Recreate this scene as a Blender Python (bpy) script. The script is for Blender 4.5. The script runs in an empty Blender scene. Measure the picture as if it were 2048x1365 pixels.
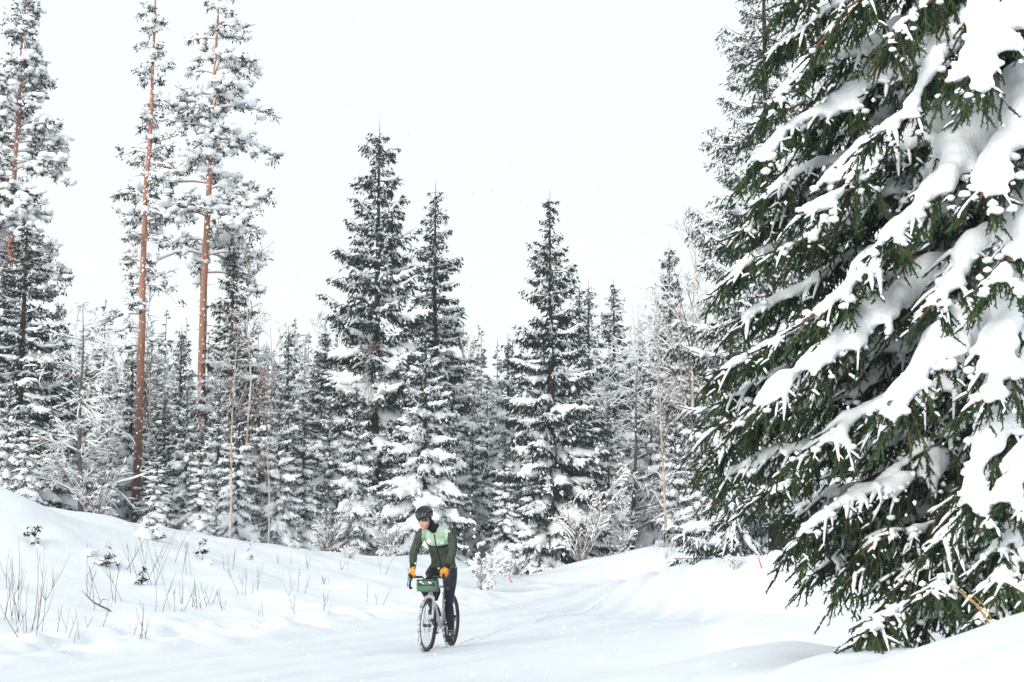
import bpy, math
import numpy as np
from mathutils import Vector, Matrix
from mathutils.bvhtree import BVHTree

scene = bpy.context.scene
COL = scene.collection
R = math.radians

# ------------------------------------------------------------------ camera
F = 2844.0                       # focal length in pixels of the 2048 px wide photograph (50 mm)
PITCH = math.atan(367.5 / F)
CAMZ = 1.6
cd = bpy.data.cameras.new('camera')
cam = bpy.data.objects.new('camera', cd); COL.objects.link(cam)
cam.location = (0, 0, CAMZ)
cam.rotation_euler = (R(90) + PITCH, 0, 0)
cd.sensor_width = 36; cd.lens = F / 2048 * 36
cd.clip_start = 0.1; cd.clip_end = 3000
cd.dof.use_dof = True; cd.dof.focus_distance = 17.0; cd.dof.aperture_fstop = 5.6
scene.camera = cam

# ------------------------------------------------------------------ overcast daylight
world = bpy.data.worlds.new('World'); scene.world = world
world.use_nodes = True
nt = world.node_tree; nt.nodes.clear()
SUN_EL, SUN_AZ = R(18), R(-146)   # azimuth from +Y, negative = left
sky = nt.nodes.new('ShaderNodeTexSky'); sky.sky_type = 'NISHITA'; sky.sun_disc = False
sky.sun_elevation = SUN_EL; sky.sun_rotation = SUN_AZ
mix = nt.nodes.new('ShaderNodeMix'); mix.data_type = 'RGBA'
mix.inputs[0].default_value = 0.95                     # cloud cover
mix.inputs[7].default_value = (6.2, 6.7, 6.8, 1)     # the even white of the overcast
bg = nt.nodes.new('ShaderNodeBackground'); bg.inputs[1].default_value = 0.1
wo = nt.nodes.new('ShaderNodeOutputWorld')
nt.links.new(sky.outputs[0], mix.inputs[6]); nt.links.new(mix.outputs[2], bg.inputs[0]); nt.links.new(bg.outputs[0], wo.inputs[0])
sl = bpy.data.lights.new('sun', 'SUN'); sl.energy = 2.1; sl.angle = R(28); sl.color = (1, .97, .92)
so = bpy.data.objects.new('sun', sl); COL.objects.link(so)
sdir = Vector((math.sin(SUN_AZ) * math.cos(SUN_EL), math.cos(SUN_AZ) * math.cos(SUN_EL) , math.sin(SUN_EL)))
so.rotation_euler = sdir.to_track_quat('Z', 'Y').to_euler(); so.location = sdir * 40
vs = scene.view_settings
scene.display_settings.display_device = 'sRGB'
vs.view_transform = 'Standard'; vs.look = 'None'; vs.gamma = 1; vs.use_curve_mapping = False
vs.exposure = 0.68
scene.render.film_transparent = False
cy = scene.cycles
cy.max_bounces = 8; cy.diffuse_bounces = 7; cy.glossy_bounces = 2; cy.transmission_bounces = 2; cy.volume_bounces = 2
cy.caustics_reflective = False; cy.caustics_refractive = False

# ------------------------------------------------------------------ helpers
_f = np.array([0, math.cos(PITCH), math.sin(PITCH)]); _u = np.array([0, -math.sin(PITCH), math.cos(PITCH)])
def at(u, v, D):
    """world point that the photograph shows at pixel (u, v) when it lies D metres in front (along y)"""
    d = _f + np.array([1., 0, 0]) * (u - 1024) / F + _u * (682.5 - v) / F
    p = d * (D / d[1]); p[2] += CAMZ
    return p
def proj(p):
    q = np.asarray(p, float) - np.array([0, 0, CAMZ])
    z = q @ _f
    return 1024 + F * q[..., 0] / z, 682.5 - F * (q @ _u) / z

def hash2(ix, iy, seed):
    h = (ix.astype(np.int64) * 374761393 + iy.astype(np.int64) * 668265263 + seed * 1274126177) & 0xffffffff
    h = ((h ^ (h >> 13)) * 1274126177) & 0xffffffff
    return ((h ^ (h >> 16)) & 0xffff) / 65535.0
def noise2(x, y, seed=0):
    ix = np.floor(x); iy = np.floor(y); fx = x - ix; fy = y - iy
    fx = fx * fx * fx * (fx * (fx * 6 - 15) + 10); fy = fy * fy * fy * (fy * (fy * 6 - 15) + 10)
    a = hash2(ix, iy, seed); b = hash2(ix + 1, iy, seed); c = hash2(ix, iy + 1, seed); d = hash2(ix + 1, iy + 1, seed)
    return (a * (1 - fx) + b * fx) * (1 - fy) + (c * (1 - fx) + d * fx) * fy - .5
def sstep(a, b, x):
    t = np.clip((x - a) / (b - a), 0, 1); return t * t * (3 - 2 * t)
def norm(v):
    v = np.asarray(v, float)
    return v / np.maximum(np.linalg.norm(v, axis=-1, keepdims=True), 1e-9)

class MB:
    """collects vertices, quads and triangles, then links them as one mesh object"""
    def __init__(self):
        self.v = []; self.q = []; self.t = []; self.qm = []; self.tm = []; self.n = 0
    def add(self, v, q=None, t=None, m=0):
        v = np.asarray(v, np.float32).reshape(-1, 3)
        if q is not None and len(q):
            q = np.asarray(q, np.int64).reshape(-1, 4); self.q.append(q + self.n); self.qm.append(np.full(len(q), m, np.int32))
        if t is not None and len(t):
            t = np.asarray(t, np.int64).reshape(-1, 3); self.t.append(t + self.n); self.tm.append(np.full(len(t), m, np.int32))
        self.v.append(v); self.n += len(v)
    def mesh(self, name, mats, smooth=True):
        me = bpy.data.meshes.new(name)
        v = np.concatenate(self.v) if self.v else np.zeros((0, 3), np.float32)
        q = np.concatenate(self.q) if self.q else np.zeros((0, 4), np.int64)
        t = np.concatenate(self.t) if self.t else np.zeros((0, 3), np.int64)
        me.vertices.add(len(v)); me.vertices.foreach_set('co', v.ravel())
        me.loops.add(q.size + t.size); me.loops.foreach_set('vertex_index', np.concatenate([q.ravel(), t.ravel()]).astype(np.int32))
        me.polygons.add(len(q) + len(t))
        ls = np.concatenate([np.arange(len(q)) * 4, q.size + np.arange(len(t)) * 3]).astype(np.int32)
        me.polygons.foreach_set('loop_start', ls)
        mi = np.concatenate(self.qm + self.tm) if (self.qm or self.tm) else np.zeros(0, np.int32)
        for m in (mats if isinstance(mats, (list, tuple)) else [mats]): me.materials.append(m)
        me.polygons.foreach_set('material_index', mi)
        me.polygons.foreach_set('use_smooth', np.full(len(q) + len(t), smooth))
        me.update(calc_edges=True)
        return me
    def build(self, name, mats, parent=None, smooth=True):
        return link(name, self.mesh(name, mats, smooth), parent)

def link(name, data, parent=None):
    o = bpy.data.objects.new(name, data); COL.objects.link(o)
    if parent is not None: o.parent = parent
    return o
def empty(name, loc=(0, 0, 0), rz=0.0):
    o = bpy.data.objects.new(name, None); COL.objects.link(o)
    o.location = tuple(float(c) for c in loc); o.rotation_euler = (0, 0, rz); o.empty_display_size = .2
    return o
def tag(o, label, cat=None, group=None, kind=None):
    if label: o['label'] = label
    if cat: o['category'] = cat
    if group: o['group'] = group
    if kind: o['kind'] = kind
    return o
def copy_tree(o, parent=None):
    c = o.copy(); COL.objects.link(c); c.parent = parent
    for ch in list(o.children): copy_tree(ch, c)
    return c

def tubes(mb, P, Rad, k=6, flat=1.0, m=0, rad2=None, jitter=0, rng=None, ref=None, cap=False):
    """P (N,n,3) polylines swept with radii Rad (N,n); rad2 / flat gives the second half-axis"""
    P = np.asarray(P, float)
    if P.ndim == 2: P = P[None]
    N, n, _ = P.shape
    if N == 0: return
    Rad = np.broadcast_to(np.asarray(Rad, float), (N, n))
    r2 = Rad * flat if rad2 is None else np.broadcast_to(np.asarray(rad2, float), (N, n))
    T = norm(np.gradient(P, axis=1))
    z = np.array([0, 0, 1.]) if ref is None else np.asarray(ref, float)
    S = np.cross(T, np.broadcast_to(z, T.shape))
    bad = np.linalg.norm(S, axis=-1) < .05
    S[bad] = np.cross(T[bad], np.array([0, 1., 0.02])); S = norm(S); U = np.cross(S, T)
    a = np.arange(k) * 2 * math.pi / k
    c, s = np.cos(a), np.sin(a)
    if jitter and rng is not None:
        j = 1 + rng.uniform(-jitter, jitter, (N, n, k))
    else: j = np.ones((1, 1, k))
    V = P[:, :, None, :] + (Rad[:, :, None] * c * j)[..., None] * S[:, :, None, :] + (r2[:, :, None] * s * j)[..., None] * U[:, :, None, :]
    idx = np.arange(N * n * k).reshape(N, n, k)
    A = idx[:, :-1, :]; B = np.roll(A, -1, 2); D = idx[:, 1:, :]; C = np.roll(D, -1, 2)
    Q = np.stack([A, B, C, D], -1).reshape(-1, 4)
    mb.add(V.reshape(-1, 3), Q, m=m)
    if cap:
        base = mb.n
        tris = []
        cv = np.concatenate([P[:, 0], P[:, -1]])
        off = mb.n - N * n * k
        for i in range(N):
            for kk in range(k):
                k2 = (kk + 1) % k
                tris.append((idx[i, 0, k2] + off - base, idx[i, 0, kk] + off - base, i))
                tris.append((idx[i, -1, kk] + off - base, idx[i, -1, k2] + off - base, N + i))
        mb.add(cv, None, tris, m=m)
def bez(a, b, c, n):
    """quadratic beziers, a b c (N,3) -> (N,n,3)"""
    t = np.linspace(0, 1, n)[None, :, None]
    a, b, c = [np.asarray(q, float)[:, None, :] for q in (a, b, c)]
    return a * (1 - t) ** 2 + 2 * b * t * (1 - t) + c * t * t

def ico(sub):
    import bmesh
    bm = bmesh.new(); bmesh.ops.create_icosphere(bm, subdivisions=sub, radius=1)
    v = np.array([x.co[:] for x in bm.verts]); f = np.array([[q.index for q in fc.verts] for fc in bm.faces]); bm.free()
    return v, f
ICO1, ICO2, ICO3 = ico(1), ico(2), ico(3)
def blobs(mb, C, Rr, tpl=ICO2, m=0, jitter=.12, rng=None):
    C = np.asarray(C, float).reshape(-1, 3); N = len(C)
    if N == 0: return
    Rr = np.broadcast_to(np.asarray(Rr, float), (N, 3))
    v, f = tpl
    V = v[None] * Rr[:, None, :]
    if jitter and rng is not None: V = V * (1 + rng.uniform(-jitter, jitter, (N, len(v), 1)))
    V = V + C[:, None, :]
    mb.add(V.reshape(-1, 3), None, (f[None] + (np.arange(N) * len(v))[:, None, None]).reshape(-1, 3), m=m)
def blades(mb, P, D, L, W, rng, m=0, frost=0.0, fm=2):
    """one leaf-shaped quad each, pointing along D"""
    P = np.asarray(P); N = len(P)
    if N == 0: return
    D = norm(D); S = norm(np.cross(D, rng.normal(size=(N, 3)))); L = L[:, None]; W = W[:, None]
    V = np.stack([P, P + D * L * .45 + S * W * .5, P + D * L, P + D * L * .45 - S * W * .5], 1)
    mb.add(V.reshape(-1, 3), np.arange(N * 4).reshape(-1, 4), m=m)
    if np.any(frost): mb.qm[-1] = np.where(rng.random(N) < frost, fm, m).astype(np.int32)      # sprays dusted all over with snow
def box(mb, c, half, m=0, rot=None):
    s = np.array([[-1, -1, -1], [1, -1, -1], [1, 1, -1], [-1, 1, -1], [-1, -1, 1], [1, -1, 1], [1, 1, 1], [-1, 1, 1]], float) * np.asarray(half)
    if rot is not None: s = s @ np.asarray(rot).T
    mb.add(s + np.asarray(c), [[0, 3, 2, 1], [4, 5, 6, 7], [0, 1, 5, 4], [1, 2, 6, 5], [2, 3, 7, 6], [3, 0, 4, 7]], m=m)
def remesh_all(items):
    """items: (mesh, voxel, smooth iterations) -> remeshed meshes (one depsgraph pass)"""
    tmp = []
    for me, vox, it in items:
        o = bpy.data.objects.new('tmp', me); COL.objects.link(o)
        md = o.modifiers.new('r', 'REMESH'); md.mode = 'VOXEL'; md.voxel_size = vox; md.use_smooth_shade = True
        if it:
            sm = o.modifiers.new('s', 'SMOOTH'); sm.factor = .5; sm.iterations = it
        tmp.append(o)
    dg = bpy.context.evaluated_depsgraph_get(); out = []
    for o in tmp:
        out.append(bpy.data.meshes.new_from_object(o.evaluated_get(dg)))
    for o in tmp:
        d = o.data; bpy.data.objects.remove(o); bpy.data.meshes.remove(d)
    return out

# ------------------------------------------------------------------ materials
def mat(name, col, rough=.7, spec=.3, metal=0.0, var=0.0, scale=8.0, bump=0.0, bscale=60., col2=None, coat=0.0, obj_rand=0.0):
    m = bpy.data.materials.new(name); m.use_nodes = True
    t = m.node_tree; b = t.nodes['Principled BSDF']
    b.inputs['Roughness'].default_value = rough; b.inputs['Metallic'].default_value = metal
    b.inputs['Specular IOR Level'].default_value = spec; b.inputs['Coat Weight'].default_value = coat
    b.inputs['Base Color'].default_value = (*col, 1)
    tc = t.nodes.new('ShaderNodeTexCoord')
    if var or col2:
        n = t.nodes.new('ShaderNodeTexNoise'); n.inputs['Scale'].default_value = scale; n.inputs['Detail'].default_value = 4
        t.links.new(tc.outputs['Object'], n.inputs['Vector'])
        r = t.nodes.new('ShaderNodeValToRGB'); r.color_ramp.elements[0].position = .35; r.color_ramp.elements[1].position = .65
        c2 = col2 or tuple(min(1, c * (1 + var)) for c in col); c1 = col if col2 else tuple(c * (1 - var) for c in col)
        r.color_ramp.elements[0].color = (*c1, 1); r.color_ramp.elements[1].color = (*c2, 1)
        t.links.new(n.outputs[0], r.inputs[0]); t.links.new(r.outputs[0], b.inputs['Base Color'])
    if bump:
        n2 = t.nodes.new('ShaderNodeTexNoise'); n2.inputs['Scale'].default_value = bscale; n2.inputs['Detail'].default_value = 5
        t.links.new(tc.outputs['Object'], n2.inputs['Vector'])
        bp = t.nodes.new('ShaderNodeBump'); bp.inputs['Strength'].default_value = bump; bp.inputs['Distance'].default_value = .02
        t.links.new(n2.outputs[0], bp.inputs['Height']); t.links.new(bp.outputs[0], b.inputs['Normal'])
    return m
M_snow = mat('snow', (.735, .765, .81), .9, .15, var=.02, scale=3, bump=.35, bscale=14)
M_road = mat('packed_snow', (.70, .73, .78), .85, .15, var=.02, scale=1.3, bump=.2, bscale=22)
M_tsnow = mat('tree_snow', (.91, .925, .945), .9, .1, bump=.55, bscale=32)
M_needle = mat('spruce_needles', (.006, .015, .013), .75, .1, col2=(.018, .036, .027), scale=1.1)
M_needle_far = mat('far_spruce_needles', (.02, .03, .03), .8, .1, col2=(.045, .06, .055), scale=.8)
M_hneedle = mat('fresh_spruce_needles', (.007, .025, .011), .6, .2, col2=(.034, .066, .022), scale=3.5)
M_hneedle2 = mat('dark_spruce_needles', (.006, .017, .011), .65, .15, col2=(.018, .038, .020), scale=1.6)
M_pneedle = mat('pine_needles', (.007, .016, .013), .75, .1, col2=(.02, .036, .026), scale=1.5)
M_bark = mat('spruce_bark', (.03, .026, .024), .9, .1, col2=(.075, .062, .054), scale=6, bump=.6, bscale=30)
M_twig = mat('spruce_twig', (.10, .055, .03), .8, .1, col2=(.17, .095, .05), scale=14)
M_birch = mat('birch_bark', (.34, .28, .24), .8, .1, col2=(.60, .54, .50), scale=3, bump=.3)
M_grey = mat('grey_bark', (.08, .065, .055), .9, .1, col2=(.17, .14, .12), scale=6, bump=.5)
M_btwig = mat('birch_twig', (.13, .09, .078), .85, .1, col2=(.23, .17, .15), scale=5)
M_stem = mat('sapling_bark', (.075, .05, .042), .85, .1, col2=(.17, .12, .09), scale=20)
def pine_bark():
    m = mat('pine_bark', (.2, .1, .06), .9, .1, bump=.8, bscale=22); t = m.node_tree; b = t.nodes['Principled BSDF']
    tc = t.nodes.new('ShaderNodeTexCoord'); sp = t.nodes.new('ShaderNodeSeparateXYZ'); t.links.new(tc.outputs['Object'], sp.inputs[0])
    mr = t.nodes.new('ShaderNodeMapRange'); mr.inputs[1].default_value = 1; mr.inputs[2].default_value = 9
    t.links.new(sp.outputs[2], mr.inputs[0])
    n = t.nodes.new('ShaderNodeTexNoise'); n.inputs['Scale'].default_value = 5; n.inputs['Detail'].default_value = 6
    t.links.new(tc.outputs['Object'], n.inputs['Vector'])
    a = t.nodes.new('ShaderNodeMath'); a.operation = 'MULTIPLY_ADD'; a.inputs[1].default_value = .8; 
    t.links.new(n.outputs[0], a.inputs[0]); 
    s = t.nodes.new('ShaderNodeMath'); s.operation = 'SUBTRACT'; s.inputs[1].default_value = .4
    t.links.new(mr.outputs[0], s.inputs[0]); t.links.new(s.outputs[0], a.inputs[2])
    r = t.nodes.new('ShaderNodeValToRGB'); e = r.color_ramp.elements
    e[0].position = 0; e[0].color = (.15, .095, .08, 1); e[1].position = 1; e[1].color = (.36, .175, .125, 1)
    x = e.new(.5); x.color = (.27, .135, .105, 1)
    t.links.new(a.outputs[0], r.inputs[0]); t.links.new(r.outputs[0], b.inputs['Base Color'])
    return m
M_pbark = pine_bark()

# ------------------------------------------------------------------ ground
CP = []                                     # control points (x, y, z) of the snow surface
def cp(u, v, D): CP.append(at(u, v, D))
def cz(x, y, z): CP.append(np.array([x, y, z], float))
# crest of the left mound and the foot of the forest
for a in [(-300, 900, 26), (0, 970, 28), (70, 1010, 29), (140, 1044, 30), (230, 1036, 31), (295, 1062, 32), (400, 1076, 34), (500, 1088, 35), (600, 1110, 37),
          (700, 1116, 39), (800, 1119, 40), (900, 1120, 41), (950, 1150, 42), (1020, 1152, 43), (1100, 1142, 43), (1200, 1126, 43), (1300, 1106, 42), (1380, 1091, 40)]: cp(*a)
for a in [(0, 1130, 23), (300, 1150, 25), (600, 1165, 28), (-300, 1150, 21), (0, 1240, 19.3), (300, 1235, 21), (600, 1215, 24), (900, 1180, 30), (800, 1150, 34)]: cp(*a)
# the road
EDGE_L = [(-9.5, 9), (-7.2, 13), (-5.95, 16.3), (-4.7, 18.3), (-3.15, 20.8), (-1.0, 26.0), (1.0, 32.5), (3.2, 38.5), (6.2, 42), (10, 42.5), (18, 41)]
EDGE_R = [(-.3, -30), (.3, 2), (1.15, 9), (1.95, 15), (3.1, 22), (5.0, 30), (6.8, 33.5), (10, 35), (18, 34)]
for (x, y) in EDGE_L[:10]: cz(x, y, .06)
for (x, y) in EDGE_R[1:8]: cz(x, y, .04)
for (x, y) in [(0, 4), (0, 10), (-3, 10), (-2, 15), (0, 20), (1.5, 25), (3.3, 30), (6, 36), (8, 38), (-3, 2), (-6, 4), (1.5, 30), (-5, 12), (-1, 18.3)]: cz(x, y, 0)
# bank on the right, close by
for a in [(1500, 1330, 8.5), (1600, 1324, 8.2), (1700, 1332, 8), (1780, 1334, 7.8), (1850, 1335, 7.5), (1960, 1300, 7), (2048, 1258, 7), (2200, 1225, 7), (1750, 1400, 5.8), (2048, 1420, 4.5), (1560, 1420, 6.8), (1420, 1352, 9.5)]: cp(*a)
cz(2.0, 3, .75); cz(3.5, 3, 1.0); cz(4, 0, 1.0)
# hollow behind it, the drifts and the ground below the big spruce
for a in [(1480, 1315, 12.5), (1560, 1277, 12.0), (1660, 1308, 12.2), (1780, 1322, 10.5), (1620, 1262, 17), (1550, 1245, 20), (1700, 1232, 20), (1850, 1215, 22), (1560, 1180, 30), (1700, 1190, 30), (1900, 1195, 30)]: cp(*a)
cz(4.1, 11.2, .75); cz(6, 11, 1.0); cz(3.5, 10, .5); cz(8, 14, .8); cz(9, 8, 1.2)
for a in [(1420, 1122, 33.5), (1480, 1118, 32), (1530, 1112, 31), (1400, 1142, 38), (1500, 1140, 34), (1560, 1128, 33), (1700, 1120, 36)]: cp(*a)
for a in range(-60, 61, 12):
    for D in (55, 70): cz(math.tan(R(a)) * D * .9, D, 1.1)
for p in [(-30, 0, 1.5), (-30, 20, 2.5), (30, 0, 1.2), (30, 20, 1.2), (0, -30, 0), (-30, -30, 1), (30, -30, 1), (-14, 24, 2.0), (-14, 18, .9), (-12, 12, .5)]: cz(*p)
CP = np.array(CP)
def tps_fit(P, lam=.02):
    d = np.linalg.norm(P[:, None, :2] - P[None, :, :2], axis=-1)
    K = np.where(d > 0, d * d * np.log(d + 1e-9), 0) + lam * np.eye(len(P)) * 20
    A = np.hstack([np.ones((len(P), 1)), P[:, :2]]); n = len(P)
    M = np.zeros((n + 3, n + 3)); M[:n, :n] = K; M[:n, n:] = A; M[n:, :n] = A.T
    return np.linalg.solve(M, np.concatenate([P[:, 2], np.zeros(3)]))
TW = tps_fit(CP)
def tps(x, y):
    sh = x.shape; x = x.ravel(); y = y.ravel(); out = np.empty(len(x))
    for i in range(0, len(x), 20000):
        X = x[i:i + 20000]; Y = y[i:i + 20000]
        d2 = (X[:, None] - CP[None, :, 0]) ** 2 + (Y[:, None] - CP[None, :, 1]) ** 2
        out[i:i + 20000] = (.5 * d2 * np.log(d2 + 1e-12)) @ TW[:-3] + TW[-3] + TW[-2] * X + TW[-1] * Y
    return out.reshape(sh)
def poly_dist(x, y, pts):
    best = np.full(x.shape, 1e9)
    for (ax, ay), (bx, by) in zip(pts[:-1], pts[1:]):
        dx, dy = bx - ax, by - ay; t = np.clip(((x - ax) * dx + (y - ay) * dy) / (dx * dx + dy * dy), 0, 1)
        best = np.minimum(best, np.hypot(x - ax - t * dx, y - ay - t * dy))
    return best
def catmull(pts, n=8):
    p = np.array(pts, float); p = np.vstack([2 * p[0] - p[1], p, 2 * p[-1] - p[-2]]); out = []
    for i in range(1, len(p) - 2):
        for t in np.linspace(0, 1, n, endpoint=False):
            out.append(.5 * (2 * p[i] + (p[i + 1] - p[i - 1]) * t + (2 * p[i - 1] - 5 * p[i] + 4 * p[i + 1] - p[i + 2]) * t * t + (3 * p[i] - p[i - 1] - 3 * p[i + 1] + p[i + 2]) * t ** 3))
    out.append(p[-2]); return [tuple(q) for q in out]
EL, ER = catmull([(-14, -30)] + EDGE_L), catmull(EDGE_R)
def in_road(x, y):
    poly = np.array(EL + ER[::-1]); inside = np.zeros(x.shape, bool); j = len(poly) - 1
    for i in range(len(poly)):
        xi, yi = poly[i]; xj, yj = poly[j]
        if yi != yj:
            c = ((yi > y) != (yj > y)) & (x < (xj - xi) * (y - yi) / (yj - yi) + xi); inside ^= c
        j = i
    return inside
TRACKS = []
for k, off in enumerate((.55, 1.35, 2.1, 2.9, 3.7, 4.6)):
    a = np.array(EL); b = np.array(ER)
    pts = [(at(u, v, 20)[0], 0) for u, v in ()]
    q = []
    for (x, y) in EDGE_L[1:]:
        # step inwards from the left edge, towards the right edge
        e = np.array(ER); d = np.hypot(e[:, 0] - x, e[:, 1] - y); t = e[d.argmin()] - np.array([x, y]); t = t / np.linalg.norm(t)
        q.append((x + t[0] * off, y + t[1] * off))
    TRACKS.append(catmull(q, 6))
def far_hill(x, y):
    r = np.hypot(x, y); return 24 * sstep(75, 330, r) * (y > -40)
def height(x, y):
    x = np.asarray(x, float); y = np.asarray(y, float)
    r = np.hypot(x, y - 15)
    w = sstep(48, 75, r)
    z = np.clip(tps(np.clip(x, -75, 75), np.clip(y, -60, 90)), -1.2, 3.4) * (1 - w) + 1.1 * w + far_hill(x, y)
    road = in_road(x, y); dl = poly_dist(x, y, EL); dr = poly_dist(x, y, ER)
    de = np.minimum(dl, dr)
    sg = np.where(road, -de, de)
    off = sstep(-.15, .9, sg)                       # 1 away from the road
    near = 1 - sstep(40, 60, r)
    # field undulation
    z = z + near * off * (.20 * noise2(x / 2.3 + 7, y / 2.6, 1) + .12 * noise2(x / 1.0, y / 1.1 + 3, 2) + .035 * noise2(x / .4, y / .4, 3))
    # ploughed lumps along the left edge
    lump = np.exp(-((np.where(road, -dl, dl) - .55) / .62) ** 2) * near
    lump = lump * (1 - .65 * sstep(19, 26, y))
    z = z + lump * (.08 + .42 * np.maximum(noise2(x / .55, y / .55, 5), -.1) + .22 * noise2(x / .27, y / .27, 6) + .12 * noise2(x / .9, y / .9, 16))
    lumr = np.exp(-((np.where(road, -dr, dr) - .5) / .5) ** 2) * near * sstep(14, 20, y)
    z = z + lumr * (.10 + .10 * noise2(x / .7, y / .7, 15))
    # packed surface and wheel tracks
    onr = (1 - off) * near
    z = z + onr * (.012 * noise2(x / .35, y / .6, 8) + .009 * noise2(x / 1.2, y / 2, 9))
    for k, tr in enumerate(TRACKS):
        d = poly_dist(x, y, tr)
        g = np.exp(-(d / .11) ** 2) * (-.05) + np.exp(-((d - .24) / .09) ** 2) * .022
        z = z + onr * g * (.35 + .9 * np.maximum(0, noise2(x / 3, y / 3, 20 + k) + .4)) * 1.5 * sstep(9, 18, y)
    return z
def hz(x, y): return float(height(np.array([x]), np.array([y]))[0])

def axis(dense0, dense1, step0, step1, lo, hi, grow=1.13):
    a = [dense0]
    while a[-1] < dense1: a.append(a[-1] + step0 + (step1 - step0) * (a[-1] - dense0) / (dense1 - dense0))
    s = step1
    while a[-1] < hi: s *= grow; a.append(a[-1] + s)
    s = step0; b = [a[0]]
    while b[-1] > lo: s *= grow; b.append(b[-1] - s)
    return np.array(b[:0:-1] + a)
gx = axis(-12.5, 9, .095, .095, -310, 310); gy = axis(4, 45, .065, .14, -60, 380)
X, Y = np.meshgrid(gx, gy); Z = height(X, Y)
nx, ny = len(gx), len(gy)
GV = np.stack([X, Y, Z], -1).reshape(-1, 3)
ii = np.arange(nx * ny).reshape(ny, nx)
GQ = np.stack([ii[:-1, :-1], ii[:-1, 1:], ii[1:, 1:], ii[1:, :-1]], -1).reshape(-1, 4)
cx_, cy_ = GV[GQ][:, :, 0].mean(1), GV[GQ][:, :, 1].mean(1)
isroad = in_road(cx_, cy_)
def sub_sheet(name, mask, m, label):
    q = GQ[mask]; used, inv = np.unique(q, return_inverse=True)
    b = MB(); b.add(GV[used], inv.reshape(-1, 4)); o = b.build(name, m); tag(o, label, kind='structure'); return o
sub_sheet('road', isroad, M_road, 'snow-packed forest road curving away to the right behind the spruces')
sub_sheet('ground', ~isroad, M_snow, 'deep soft snow on the field and banks either side of the road')

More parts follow.
